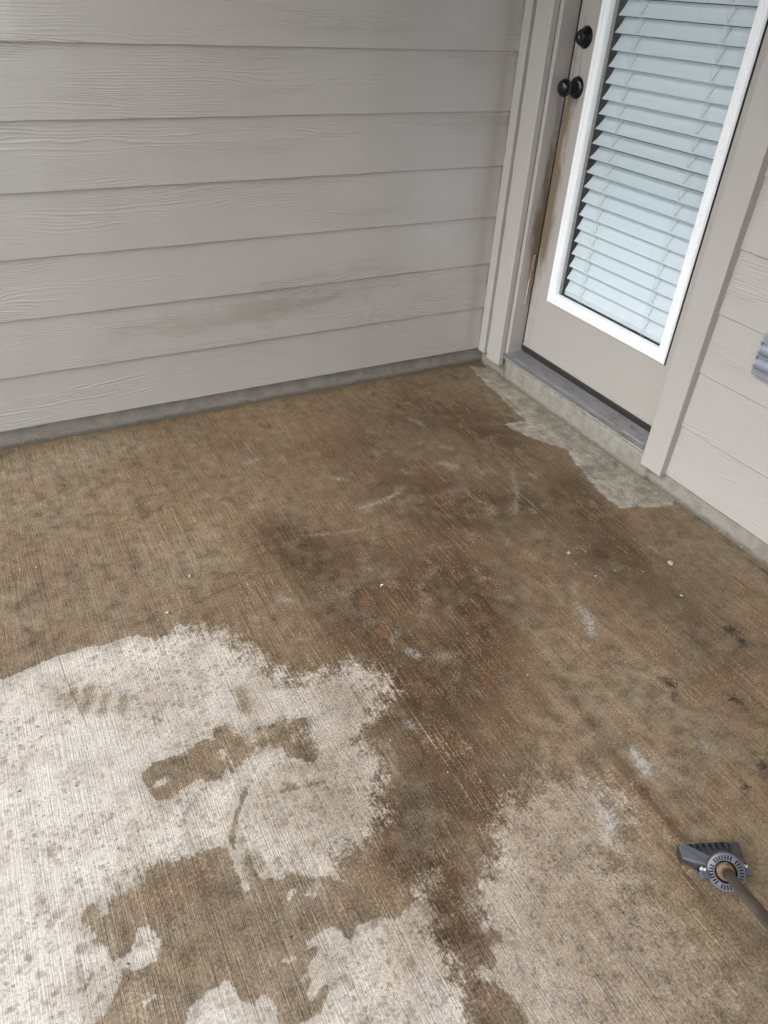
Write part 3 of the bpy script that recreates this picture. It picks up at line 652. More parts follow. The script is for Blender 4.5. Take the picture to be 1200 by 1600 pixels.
lawn_me = bpy.data.meshes.new('lawn')
lawn_me.from_pydata([(-400, -400, -0.12), (400, -400, -0.12), (400, 400, -0.12), (-400, 400, -0.12)], [], [(0, 1, 2, 3)])
lawn = tag(link('lawn', lawn_me, M['lawn']), kind='structure')

# concrete stem wall that shows under the siding
def curb_mesh(name, lo, hi, sub):
    bm = bmesh.new()
    bbox(bm, lo, hi, 0.004, 2)
    me = finish(bm, name)
    return me
found = thing('foundation', (0, 0, 0), None, None)
tag(found, kind='structure')
def curb(lo, hi, stain=None):
    bm = bmesh.new()
    bbox(bm, lo, hi)
    L = max(hi[i] - lo[i] for i in (0, 1))
    long_e = [e for e in bm.edges if abs(e.calc_length() - L) < 1e-4]
    bmesh.ops.subdivide_edges(bm, edges=long_e, cuts=int(L / 0.03), use_grid_fill=True)
    up = [e for e in bm.edges if abs(e.verts[0].co.z - e.verts[1].co.z) > 0.02]
    bmesh.ops.subdivide_edges(bm, edges=up, cuts=3, use_grid_fill=True)
    r = random.Random(5)
    for v in bm.verts:
        v.co.x += r.uniform(-0.0012, 0.0012); v.co.y += r.uniform(-0.0012, 0.0012)
    me = finish(bm, 'curb', True)
    set_attr(me, 'stain', [stain(v.co) if stain else 0.0 for v in me.vertices])
    return link('curb', me, M['curb'], found)
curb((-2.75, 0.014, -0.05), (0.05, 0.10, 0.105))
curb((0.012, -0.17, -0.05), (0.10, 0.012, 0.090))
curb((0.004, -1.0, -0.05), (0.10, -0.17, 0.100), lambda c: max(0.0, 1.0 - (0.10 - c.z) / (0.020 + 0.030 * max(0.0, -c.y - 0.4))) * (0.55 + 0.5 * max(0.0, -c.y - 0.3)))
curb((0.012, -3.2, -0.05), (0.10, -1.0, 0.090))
# ------------------------------------------------------------------ siding walls
EXP = 0.18
Z0 = 0.069
def plank_mesh(L, stain=None, seed=0):
    """lap board: front lower edge at local y=0, leaning back to the top"""
    bm = bmesh.new()
    nseg = max(1, int(L / 0.06))
    prof = [(0.0015, 0.0), (0.0, 0.002), (0.0082, 0.207), (0.0165, 0.208), (0.0086, 0.0)]
    rz = [0.0, 0.03, 0.06, 0.09, 0.12, 0.15, 0.18]
    prof = [(0.0015, 0.0), (0.0, 0.002)] + [(0.026 * z, z) for z in rz[1:]] + [(0.0053, 0.205), (0.0125, 0.205), (0.0062, 0.0)]
    r = random.Random(seed)
    wob = [r.uniform(-0.0006, 0.0006) for _ in range(nseg + 1)]
    rings = []
    for i in range(nseg + 1):
        rings.append([bm.verts.new((L * i / nseg, p[0] + wob[i] * 0.7, p[1] + wob[i])) for p in prof])
    n = len(prof)
    bm.faces.new(rings[0]); bm.faces.new(rings[-1][::-1])
    for a, b in zip(rings, rings[1:]):
        for i in range(n):
            bm.faces.new((a[i], a[(i + 1) % n], b[(i + 1) % n], b[i]))
    return finish(bm, 'plank')
def add_stain(o, fn):
    o.data.update()
    mw = o.matrix_basis if o.parent is None else Matrix.LocRotScale(o.location, o.rotation_euler, o.scale)
    set_attr(o.data, 'stain', [fn(mw @ v.co) for v in o.data.vertices])

def wallA_stain(c):
    def b(x, z, sx, sz, a): return a * math.exp(-((c.x - x) / sx) ** 2 - ((c.z - z) / sz) ** 2)
    return b(-1.22, 0.345, 0.20, 0.026, 0.75) + b(-0.98, 0.355, 0.20, 0.028, 0.8) + b(-0.9, 0.30, 0.5, 0.06, 0.28) + b(-1.1, 0.42, 0.5, 0.06, 0.22) + b(-1.45, 0.335, 0.16, 0.02, 0.4) + b(-0.95, 0.45, 0.25, 0.02, 0.55) + b(-0.7, 0.37, 0.2, 0.03, 0.45) \
        + b(-0.5, 0.20, 0.3, 0.05, 0.22) + b(-1.2, 0.22, 0.6, 0.05, 0.15) + b(-0.45, 0.40, 0.2, 0.05, 0.25)
left_wall = thing('siding_wall', (0, 0, 0), 'long greige lap siding wall behind the stained patio, left of the door', 'wall')
NA = 15
RX = -2.12
for k in range(NA):
    o = link('plank', plank_mesh(2.74, seed=k), M['siding'], left_wall, (-2.75, 0.0, Z0 + k * EXP))
    add_stain(o, wallA_stain)
box('sheathing', (-2.75, 0.0155, 0.104), (0.02, 0.09, 2.81), M['trim'], left_wall)

right_wall = thing('siding_wall', (0, 0, 0), 'greige lap siding wall around the glazed door, with the grey outlet cover on it', 'wall')
def planksB(y0, y1, ztop=NA, zlow=0, stain=None):
    for k in range(zlow, ztop):
        o = link('plank', plank_mesh(y0 - y1, seed=50 + k), M['siding'], right_wall, (0.0, y0, Z0 + k * EXP))
        o.rotation_euler = (0, 0, -math.pi / 2)
        add_stain(o, lambda c: 0.0)
planksB(-0.012, -0.090)
planksB(-1.070, -3.05)
def sheath(y0, y1, z0, z1):
    box('sheathing', (0.0155, y1, z0), (0.10, y0, z1), M['trim'], right_wall)
sheath(0.018, -0.155, 0.092, 2.81)
sheath(-1.01, -3.05, 0.092, 2.81)
sheath(-0.157, -1.008, 2.25, 2.81)
# batten that covers the inside corner
bt = box('corner_batten', (-0.014, -0.043, 0.062), (0.0120, -0.0005, 2.60), M['trim'], right_wall, 0.0015)

# ------------------------------------------------------------------ door frame
DY0, DY1 = -0.1815, -0.993        # clear opening, y
DX = 0.068                         # door face
frame = thing('door_frame', (0, -0.587, 0.0), 'greige painted door casing and jambs around the glazed door', 'door frame')
FO = (0, -0.587, 0.0)
def jamb_stain(c):
    # grime on the latch-side jamb
    z = c.z
    return (1.15 * math.exp(-((z - 0.58) / 0.20) ** 2) + 0.55 * math.exp(-((z - 0.9) / 0.22) ** 2)) * math.exp(-((c.x - 0.066) / 0.042) ** 2)
def fine_box(name, lo, hi, mat, parent, origin, cut, stain, bev=0.0015):
    bm = bmesh.new()
    bbox(bm, lo, hi, bev, 1)
    for ax, step in enumerate(cut):
        if not step:
            continue
        t = lo[ax] + step
        while t < hi[ax] - 1e-4:
            nrm = [0, 0, 0]; nrm[ax] = 1
            p = [0, 0, 0]; p[ax] = t
            bmesh.ops.bisect_plane(bm, geom=bm.verts[:] + bm.edges[:] + bm.faces[:], plane_co=p, plane_no=nrm)
            t += step
    vals = [stain(v.co) for v in bm.verts]
    for v in bm.verts:
        v.co -= Vector(origin)
    bm.verts.index_update()
    me = finish(bm, name)
    set_attr(me, 'stain', vals)
    return link(name, me, mat, parent)
box('casing', (-0.026, -0.166, 0.060), (-0.0005, -0.078, 2.30), M['trim'], frame, 0.003, FO)
box('casing', (-0.026, -1.081, 0.066), (0.0095, -0.993, 2.30), M['trim'], frame, 0.003, FO)
box('casing', (-0.0255, -0.992, 2.212), (-0.0005, -0.167, 2.30), M['trim'], frame, 0.003, FO)
fine_box('jamb', (0.002, DY0 + 0.0005, 0.112), (0.135, -0.159, 2.20), M['trim'], frame, FO, (0.012, 0, 0.05), jamb_stain)
box('jamb', (0.0105, -1.0065, 0.112), (0.135, -0.996, 2.20), M['trim'], frame, 0.001, FO)
box('jamb', (0.002, -0.995, 2.185), (0.135, -0.183, 2.21), M['trim'], frame, 0.001, FO)
# stop strip behind the door
box('door_stop', (0.1165, -0.203, 0.14), (0.134, -0.1825, 2.184), M['gasket'], frame, 0, FO)
box('weatherstrip', (DX + 0.0005, DY0 - 0.0080, 0.128), (0.1135, DY0 - 0.0003, 2.184), M['gasket'], frame, 0, FO)
# splintered bare wood on the latch jamb
def splinter(pts, w, mat):
    bm = bmesh.new()
    n = len(pts)
    fr, bk = [], []
    for i, (x, z) in enumerate(pts):
        ww = w * (0.25 + 0.75 * math.sin(math.pi * (i + 0.35) / n)) * random.uniform(0.7, 1.2)
        fr.append((bm.verts.new((x - ww, -0.1855 + 0.0025 * random.random(), z)), bm.verts.new((x + ww, -0.1848, z))))
        bk.append((bm.verts.new((x - ww * 1.3, -0.1805, z)), bm.verts.new((x + ww * 1.3, -0.1805, z))))
    for i in range(n - 1):
        bm.faces.new((fr[i][0], fr[i][1], fr[i + 1][1], fr[i + 1][0]))
        bm.faces.new((fr[i][0], fr[i + 1][0], bk[i + 1][0], bk[i][0]))
        bm.faces.new((fr[i][1], bk[i][1], bk[i + 1][1], fr[i + 1][1]))
    for v in bm.verts:
        v.co -= Vector(FO)
    return link('splinter', finish(bm, 'splinter'), mat, frame)
sp = splinter([(0.0525 + 0.001 * math.sin(i * 2.1), 0.505 - i * 0.0125) for i in range(9)], 0.0022, M['orangewood'])
sp['label'] = 'bare orange wood where the paint has split off'
sp = splinter([(0.0495 - 0.0003 * i, 0.420 - i * 0.0125) for i in range(9)], 0.0020, M['rawwood'])
splinter([(0.0575, 0.51 - i * 0.014) for i in range(5)], 0.0012, M['rawwood'])

# threshold: ridged aluminium ramp with a bright lip
th = []
xa, za, xb, zb = -0.006, 0.1125, 0.072, 0.1185
NR = 13
top = [(xa, za - 0.011), (xa - 0.001, za - 0.001), (xa + 0.0015, za + 0.0012), (xa + 0.005, za)]
x = xa + 0.0075
stp = (xb - x) / NR
for i in range(NR):
    t = (x - xa) / (xb - xa)
    zz = za + t * (zb - za)
    top += [(x, zz), (x + stp * 0.30, zz + 0.0042), (x + stp * 0.58, zz + 0.0042), (x + stp * 0.9, zz)]
    x += stp
top += [(xb, zb), (xb + 0.03, zb), (xb + 0.03, 0.1015), (xa + 0.014, 0.1015)]
bm = bmesh.new()
prism(bm, [(a - FO[0], b) for a, b in top], DY0 + 0.003 - FO[1] + 0.012, DY1 - 0.002 - FO[1], 1)
thr = link('threshold', finish(bm, 'threshold'), M['alu'], frame)
box('threshold_lip', (xa - 0.004, DY1 + 0.003, za - 0.0095), (xa - 0.0016, DY0 + 0.013, za + 0.0012), M['alu'], thr, 0.0006, FO)
thr['label'] = 'ridged grey aluminium threshold under the door'
# crumbling caulk bead under the lip
bm = bmesh.new()
prev = None
nb = 70
for i in range(nb + 1):
    y = -0.172 + (-0.985 + 0.172) * i / nb
    rr = 0.0032 + 0.0030 * random.random()
    ring = [bm.verts.new((xa + 0.008 + rr * 1.1 * math.cos(a) - 0.004, y - FO[1], 0.1005 + rr * math.sin(a) - 0.003)) for a in [j * math.pi / 3 for j in range(6)]]
    if prev:
        for j in range(6):
            bm.faces.new((prev[j], prev[(j + 1) % 6], ring[(j + 1) % 6], ring[j]))
    prev = ring
link('caulk_bead', finish(bm, 'caulk_bead', True), M['caulk'], frame)

# ------------------------------------------------------------------ the door
LY0, LY1, LZ0, LZ1 = -0.290, -0.900, 0.366, 2.03     # outer edge of the white glazing frame
FW = 0.040
door = thing('door', (DX, -0.587, 0.147), 'greige entry door with white framed full length glass and black knob', 'door')
DO = Vector((DX, -0.587, 0.147))
def door_stain(c):
    z = c.z
    e = math.exp(-((c.y + 0.203) / 0.040) ** 2)
    s = (1.05 * math.exp(-((z - 0.66) / 0.18) ** 2) + 0.55 * math.exp(-((z - 0.98) / 0.12) ** 2) + 0.3) * e
    s += 0.30 * math.exp(-((z - 0.35) / 0.02) ** 2) * math.exp(-((c.y + 0.86) / 0.03) ** 2)
    return s
def ring_mesh(bm, y0, y1, z0, z1, iy0, iy1, iz0, iz1, xf, xb):
    """rectangular slab with a rectangular hole, split fine enough to carry the grime"""
    def cuts(a, b, step):
        n = max(1, int(abs(b - a) / step))
        return [a + (b - a) * i / n for i in range(n + 1)]
    ysl = cuts(y0, iy0, 0.012)[:-1] + cuts(iy0, iy1, 0.1)[:-1] + cuts(iy1, y1, 0.03)
    zsl = cuts(z0, iz0, 0.03)[:-1] + cuts(iz0, iz1, 0.04)[:-1] + cuts(iz1, z1, 0.1)
    for xx in (xf, xb):
        V = [[bm.verts.new((xx, y, z)) for y in ysl] for z in zsl]
        for j in range(len(zsl) - 1):
            for i in range(len(ysl) - 1):
                my = (ysl[i] + ysl[i + 1]) / 2; mz = (zsl[j] + zsl[j + 1]) / 2
                if iy1 < my < iy0 and iz0 < mz < iz1:
                    continue
                bm.faces.new((V[j][i], V[j][i + 1], V[j + 1][i + 1], V[j + 1][i]))
    for (a, b, c, d) in ((y0, y1, z0, z1), (iy0, iy1, iz0, iz1)):
        loop = [(a, c), (b, c), (b, d), (a, d)]
        for i in range(4):
            p, q = loop[i], loop[(i + 1) % 4]
            bm.faces.new([bm.verts.new(v) for v in ((xf, *p), (xf, *q), (xb, *q), (xb, *p))])
bm = bmesh.new()
ring_mesh(bm, DY0 - 0.0086, DY1 + 0.001, 0.150, 2.178, LY0 - 0.018, LY1 + 0.018, LZ0 + 0.018, LZ1 - 0.018, DX, DX + 0.044)
vals = [door_stain(v.co) for v in bm.verts]
for v in bm.verts:
    v.co -= DO
bm.verts.index_update()
dme = finish(bm, 'door_panel')
set_attr(dme, 'stain', vals)
link('door_panel', dme, M['doorpaint'], door)
# sweep under the door
sw = bmesh.new()
prism(sw, [(DX - 0.001 - DO.x, 0.1495 - DO.z), (DX - 0.002 - DO.x, 0.143 - DO.z), (DX + 0.003 - DO.x, 0.1215 - DO.z), (DX + 0.03 - DO.x, 0.1215 - DO.z), (DX + 0.03 - DO.x, 0.1495 - DO.z)], DY0 - 0.009 - DO.y, DY1 + 0.002 - DO.y, 1)
link('door_sweep', finish(sw, 'door_sweep'), M['sweep'], door)
box('drip_edge', (DX - 0.0045, DY1 + 0.002, 0.1515), (DX - 0.0003, DY0 - 0.010, 0.1575), M['doorpaint'], door, 0.001, DO)
# white glazing frame, mitred, stepped profile
prof = [(0.0, -0.0003), (0.0, -0.007), (0.004, -0.0115), (0.010, -0.0125), (0.014, -0.0105), (0.017, -0.0125), (0.026, -0.0128), (0.031, -0.0095), (0.034, -0.0105), (0.038, -0.006), (0.040, 0.004), (0.040, 0.012), (0.02, 0.012), (0.016, -0.0003)]
corners = [(LY0, LZ0, -1, 1), (LY1, LZ0, 1, 1), (LY1, LZ1, 1, -1), (LY0, LZ1, -1, -1)]
lf = link('glazing_frame', None, None, door) if False else None
bm0 = None
def rail(i, parent):
    bm = bmesh.new()
    a, b = corners[i], corners[(i + 1) % 4]
    va = [bm.verts.new(Vector((DX + p[1], a[0] + a[2] * p[0], a[1] + a[3] * p[0])) - DO) for p in prof]
    vb = [bm.verts.new(Vector((DX + p[1], b[0] + b[2] * p[0], b[1] + b[3] * p[0])) - DO) for p in prof]
    n = len(prof)
    for k in range(n):
        bm.faces.new((va[k], va[(k + 1) % n], vb[(k + 1) % n], vb[k]))
    bm.faces.new(va); bm.faces.new(vb[::-1])
    return link('glazing_rail', finish(bm, 'glazing_rail'), M['white'], parent)
for i in range(4):
    rail(i, door)
# black gasket line round the outside of the frame
gb = bmesh.new()
t = 0.0022
for lo, hi in (((DX - 0.005, LY1 - t, LZ0 - t * 0.4), (DX - 0.0004, LY1 - 0.0002, LZ1)), ((DX - 0.002, LY1, LZ0 - 0.0012), (DX - 0.0004, LY0, LZ0 - 0.0002))):
    bbox(gb, Vector(lo) - DO, Vector(hi) - DO)
link('frame_gasket', finish(gb, 'frame_gasket'), M['gasket'], door)
box('glass', (DX + 0.006, LY1 + 0.036, LZ0 + 0.036), (DX + 0.0095, LY0 - 0.036, LZ1 - 0.036), M['glass'], door, 0, DO)
# spacer bars round the pane
for lo, hi in (((DX + 0.0100, LY0 - 0.0430, LZ0 + 0.0395), (DX + 0.022, LY0 - 0.0402, LZ1 - 0.0402)), ((DX + 0.0100, LY1 + 0.0402, LZ0 + 0.0395), (DX + 0.022, LY1 + 0.0430, LZ1 - 0.0402))):
    box('spacer', lo, hi, M['caulk'], door, 0, DO)
# knob and deadbolt
KY, KZ, BZ = -0.236, 1.069, 1.209
kn = turned('knob', [(0, -0.0702), (0.012, -0.0698), (0.020, -0.066), (0.0255, -0.058), (0.0268, -0.050), (0.0245, -0.042), (0.020, -0.034), (0.0165, -0.029), (0.0155, -0.022), (0.0175, -0.012), (0.018, 0.0)], (1, 0, 0), Vector((DX, KY, KZ)) - DO, M['black'], door)
turned('rose', [(0.0170, -0.013), (0.024, -0.012), (0.029, -0.008), (0.0325, -0.003), (0.033, -0.0004)], (1, 0, 0), Vector((DX, KY, KZ)) - DO, M['black'], kn)
db = turned('deadbolt', [(0, -0.027), (0.010, -0.0272), (0.0185, -0.0265), (0.0205, -0.0245), (0.0225, -0.019), (0.029, -0.006), (0.0315, -0.003), (0.032, -0.0004)], (1, 0, 0), Vector((DX, KY, BZ)) - DO, M['black'], door)
bm = bmesh.new()
bbox(bm, Vector((DX - 0.0278, KY - 0.0012, BZ - 0.005)) - DO, Vector((DX - 0.0273, KY + 0.0012, BZ + 0.005)) - DO)
link('keyhole', finish(bm, 'keyhole'), M['screw'], db)

# ------------------------------------------------------------------ blind behind the glass
BX = DX + 0.045
blind = thing('window_blind', (BX, -0.595, 0.40), 'pale blue-white slatted blind behind the door glass', 'blind')
BO = Vector((BX, -0.595, 0.40))
SW = 0.050
bm = bmesh.new()
for half in (0,):
    pass
segs = 5
yA, yB = LY0 - 0.0435, LY1 + 0.0435
vf, vb_ = [], []
for i in range(segs + 1):
    s = -SW / 2 + SW * i / segs
    crown = 0.0022 * (1 - (2 * s / SW) ** 2)
    vf.append((s, crown)); vb_.append((s, crown - 0.0026))
loop = vf + vb_[::-1]
def slat_mesh():
    bm = bmesh.new()
    va = [bm.verts.new((c, yA - BO.y, s)) for s, c in loop]
    vv = [bm.verts.new((c, yB - BO.y, s)) for s, c in loop]
    n = len(loop)
    for k in range(n):
        bm.faces.new((va[k], va[(k + 1) % n], vv[(k + 1) % n], vv[k]))
    bm.faces.new(va); bm.faces.new(vv[::-1])
    return finish(bm, 'slat')
SLAT = slat_mesh()
SLAT.materials.append(M['slat'])
zb = 0.440
PITCH = 0.0449
NS = 35
LAD = (-0.425, -0.750)
rungbm = bmesh.new()
cr = bmesh.ops.create_cone(rungbm, cap_ends=True, segments=5, radius1=0.0005, radius2=0.0005, depth=SW * 0.80)
RUNG = finish(rungbm, 'rung'); RUNG.materials.append(M['rung'])
for k in range(NS):
    z = zb + k * PITCH
    tilt = (36.0 if z > 0.7 else 30.0) + random.uniform(-1.0, 1.0)
    hz = z
    if 0.72 < hz < 1.06:
        tilt += 14.0 * math.sin(math.pi * (hz - 0.72) / 0.34)
    if k == 0:
        tilt = 22
    # local z runs up the slat; lower edge leans out to the viewer (-x)
    o = link('slat', SLAT, None, blind, (0, 0, z - BO.z))
    o.rotation_euler = (0, math.radians(tilt), 0)
    o.rotation_euler[0] = random.uniform(-0.0015, 0.0015)
    for ly in LAD:
        q = link('rung', RUNG, None, o, (-0.0032, ly - BO.y, 0.0))
        q.rotation_euler = (0, 0, 0)
def cordline(y, x):
    bm = bmesh.new()
    bmesh.ops.create_cone(bm, cap_ends=True, segments=5, radius1=0.0007, radius2=0.0007, depth=1.62)
    return link('ladder_cord', finish(bm, 'ladder_cord'), M['cord'], blind, Vector((x, y, 0.40 + 0.81)) - BO)
for ly in LAD:
    cordline(ly + 0.006, BX - 0.0155)
    cordline(ly - 0.007, BX - 0.0160)
box('bottom_rail', (BX - 0.012, yB, 0.4025), (BX + 0.012, yA, 0.416), M['slat'], blind, 0.003, BO)
# dim room behind the door
room = box('room_shell', (0.20, -1.6, 0.0), (2.2, 0.6, 2.6), M['dark'])
tag(room, kind='structure')

# ------------------------------------------------------------------ weatherproof outlet
OY, OZ = -1.252, 0.507
out = thing('outlet_cover', (-0.002, OY, OZ), 'grey metal weatherproof outlet cover with two rounded flip lids on the siding', 'outlet')
OO = Vector((-0.002, OY, OZ))
OH, OW = 0.116, 0.074
box('back_box', (-0.012, OY - OW + 0.003, OZ + 0.002), (0.004, OY - 0.002, OZ + OH - 0.002), M['outlet'], out, 0.002, OO)
box('plate', (-0.0215, OY - OW, OZ), (-0.0125, OY, OZ + OH), M['outlet'], out, 0.0025, OO)
for j in range(2):
    zc = OZ + 0.0385 + j * 0.0395
    bm = bmesh.new()
    R0 = 0.0165
    arc = [(-0.0218, zc - R0)] + [(-0.0255 - R0 * 0.85 * math.sin(a), zc - R0 * math.cos(a)) for a in [math.pi * i / 12 for i in range(13)]] + [(-0.0218, zc + R0)]
    prism(bm, [(a - OO.x, b - OO.z) for a, b in arc], OY - 0.012 - OO.y, OY - 0.064 - OO.y, 1, 0.002)
    lid = link('flip_lid', finish(bm, 'flip_lid'), M['outlet'], out)
    box('lid_flange', (-0.0255, OY - 0.068, zc - 0.0185), (-0.0220, OY - 0.008, zc + 0.0185), M['outlet'], lid, 0.001, OO)
    for dz in (-0.0125, 0.0125):
        box('hinge', (-0.0300, OY - 0.0075, zc + dz - 0.0035), (-0.0220, OY - 0.0005, zc + dz + 0.0035), M['outlet'], lid, 0.0012, OO)
    bmh = bmesh.new()
    bmesh.ops.create_cone(bmh, cap_ends=True, segments=10, radius1=0.0018, radius2=0.0018, depth=0.032)
    link('hinge_pin', finish(bmh, 'hinge_pin'), M['screw'], lid, Vector((-0.0265, OY - 0.0045, zc)) - OO)

# ------------------------------------------------------------------ push broom
BU = Vector((0.926, -0.378, 0)).normalized()
BV = Vector((-0.378, -0.926, 0)).normalized()
BP = Vector((-0.851, -2.052, 0.0))
broom = thing('push_broom', BP, 'slate grey plastic broom head with a ringed collar and dark pole on the slab', 'broom')
broom.rotation_euler = (0, 0, math.atan2(BU.y, BU.x))      # local x = across the head; local -y = towards the pole
def T(u, v, w): return Vector((u, -v, w))
PN = Vector((-0.37, -0.55, 0.75)).normalized()             # pole direction in the broom's own axes
RC = T(0.001, 0.056, 0.052)
# head
def slab_poly(bm, pts, z0, z1, bev=0.002):
    lo = [bm.verts.new(T(u, v, z0)) for u, v, *_ in pts]
    hi = [bm.verts.new(T(p[0], p[1], p[2] if len(p) > 2 else z1)) for p in pts]
    n = len(pts)
    fs = [bm.faces.new(lo), bm.faces.new(hi[::-1])]
    for i in range(n):
        fs.append(bm.faces.new((lo[i], lo[(i + 1) % n], hi[(i + 1) % n], hi[i])))
    es = list({e for f in fs for e in f.edges})
    bmesh.ops.bevel(bm, geom=es, offset=bev, segments=2, affect='EDGES', profile=0.5)
bm = bmesh.new()
slab_poly(bm, [(-0.052, -0.014, 0.026), (0.066, -0.011, 0.026), (0.060, 0.016, 0.028), (0.034, 0.040, 0.034), (-0.024, 0.040, 0.034), (-0.055, 0.013, 0.028)], 0.014, 0.03)
head = link('head', finish(bm, 'head'), M['broom'], broom)
bm = bmesh.new()
slab_poly(bm, [(-0.053, -0.010, 0.030), (-0.040, -0.012, 0.031), (-0.006, 0.022, 0.042), (-0.016, 0.040, 0.042), (-0.056, 0.015, 0.030)], 0.0265, 0.03, 0.0015)
link('brace', finish(bm, 'brace'), M['broomlight'], head)
bm = bmesh.new()
slab_poly(bm, [(0.067, -0.009, 0.031), (0.048, -0.009, 0.031), (0.036, 0.014, 0.040), (0.040, 0.034, 0.040), (0.061, 0.018, 0.030)], 0.0265, 0.03, 0.0015)
link('brace', finish(bm, 'brace'), M['broom'], head)
bm = bmesh.new()
slab_poly(bm, [(-0.026, 0.004, 0.031), (0.040, 0.004, 0.031), (0.032, 0.048, 0.044), (-0.020, 0.050, 0.044)], 0.0268, 0.03, 0.002)
link('neck', finish(bm, 'neck'), M['broom'], head)
for i in range(6):
    u = -0.026 + i * 0.0125
    bm = bmesh.new()
    slab_poly(bm, [(u, -0.010, 0.0315), (u + 0.0042, -0.010, 0.0315), (u + 0.0042, 0.010, 0.0325), (u, 0.010, 0.0325)], 0.0262, 0.03, 0.0008)
    link('rib', finish(bm, 'rib'), M['broom'], head)
box('recess_shade', (-0.030, 0.0035, 0.0262), (0.044, 0.0120, 0.0275), M['slot'], head)  # thin black sheet painting the shade between the ribs
# bristles
bm = bmesh.new()
r = random.Random(2)
for i in range(30):
    for j in range(5):
        u = -0.055 + 0.110 * i / 29 + r.uniform(-.001, .001)
        v = -0.004 + 0.016 * j / 4
        du, dv = r.uniform(-.004, .004), (-0.010 + 0.016 * j / 4) + r.uniform(-.003, .003)
        a = [bm.verts.new(T(u + dx, v + dy, 0.016)) for dx, dy in ((-.0012, -.0012), (.0012, -.0012), (0, .0014))]
        b = bm.verts.new(T(u + du, v + dv, 0.001))
        for k in range(3):
            bm.faces.new((a[k], a[(k + 1) % 3], b))
bo = link('bristles', finish(bm, 'bristles'), M['bristle'], broom)
# collar ring; raised black bars paint the shade of its radial openings
turned('collar', [(0.0190, -0.012), (0.0185, 0.004), (0.0200, 0.0062), (0.0295, 0.0066), (0.0325, 0.0050), (0.0338, 0.0), (0.0330, -0.008), (0.0290, -0.014), (0.0190, -0.012)], PN, RC, M['broomlight'], broom, 40)
q3 = PN.to_track_quat('Z', 'Y').to_matrix()
bm = bmesh.new()
for i in range(32):
    a = 2 * math.pi * i / 32
    if i % 8 == 7:
        continue
    er = Vector((math.cos(a), math.sin(a), 0)); et = Vector((-math.sin(a), math.cos(a), 0))
    vs = []
    for rr, hw in ((0.0212, 0.0010), (0.0288, 0.0014)):
        for s in (-1, 1):
            for h in (0.0058, 0.00715):
                vs.append(bm.verts.new(RC + q3 @ (er * rr + et * hw * s + Vector((0, 0, h)))))
    bmesh.ops.convex_hull(bm, input=vs)
link('slot_shade', finish(bm, 'slot_shade'), M['slot'], broom)  # black bars on the ring, painted-in shade instead of cut openings
turned('socket', [(0.0186, 0.003), (0.0170, -0.010), (0.0, -0.012)], PN, RC, M['slot'], broom, 32)
# side lugs with bolts
for s in (-1, 1):
    c = RC + Vector((s * 0.0400, 0.0, -0.006))
    bm = bmesh.new()
    bbox(bm, c + Vector((-0.0085, -0.0085, -0.006)), c + Vector((0.0085, 0.0060, 0.007)), 0.003, 2)
    lg = link('lug', finish(bm, 'lug'), M['broomlight'], broom)
    bm = bmesh.new()
    bbox(bm, c + Vector((-0.0070, 0.0062, -0.005)), c + Vector((0.0070, 0.0150, 0.004)), 0.002, 2)
    link('lug_foot', finish(bm, 'lug_foot'), M['slot'], lg)
    for k, (dx, dy) in enumerate(((-0.003, 0.0085), (0.002, 0.0060))):
        turned('bolt', [(0, 0.0105), (0.0020, 0.0100), (0.0027, 0.0085), (0.0027, 0.0)], (0, 0, 1), c + Vector((dx, dy, 0.0)), M['screw'], lg, 12)
# pole: threaded wood tip, then the dark shaft
def along(d): return RC + PN * d
turned('pole_thread', [(0.0, -0.008), (0.0160, -0.006), (0.0160, 0.000), (0.0132, 0.003), (0.0150, 0.006), (0.0120, 0.009), (0.0138, 0.012), (0.0108, 0.015), (0.0124, 0.018), (0.0098, 0.021), (0.0110, 0.025), (0.0090, 0.032)], PN, RC, M['wood'], broom, 24)
bm = bmesh.new()
lathe(bm, [(0.0, 0.026), (0.0078, 0.026), (0.0084, 0.045), (0.0088, 0.30), (0.0092, 0.70), (0.0092, 1.25), (0.0085, 1.262), (0, 1.265)], Vector((0, 0, 1)), Vector((0, 0, 0)), 24)
po = link('pole', finish(bm, 'pole', True), M['pole'], broom, RC)
po.rotation_euler = PN.to_track_quat('Z', 'Y').to_euler()

# ------------------------------------------------------------------ loose bits on the slab
def slab_z(x, y):
    j = min(max(int(np.searchsorted(ys, y)), 0), ny - 1); i = min(max(int(np.searchsorted(xs, x)), 0), nx - 1)
    return float(und.reshape(ny, nx)[j, i])
peb_labels = ['largest round pale pebble, lying towards the right wall', 'pale pebble on the brown stain left of the largest pebble', 'pale pebble above the dry patch near the long crack',
              'small pale pebble right of centre on the brown stain', 'pale pebble below and right of the largest pebble']
GRIT = ['left one of two grit specks right of the second pebble', 'right one of two grit specks right of the second pebble', 'grit speck just below the second pebble', 'grit speck between the small pebble and the largest pebble', 'grit speck left of the largest pebble, nearer the small one',
        'grit speck on the dark brown stain at the middle of the slab', 'grit speck beside the right edge of the left dry patch', 'grit speck on the wet brown strip below the centre', 'grit speck above the drag mark of the broom', 'grit speck left of the largest dirt clump',
        'grit speck below the white oval mark', 'dark tan grit lump near the left edge of the slab', 'tan grit lump on the long crack, left of centre', 'grit speck above the right dry patch', 'grit speck just left of the largest pebble']
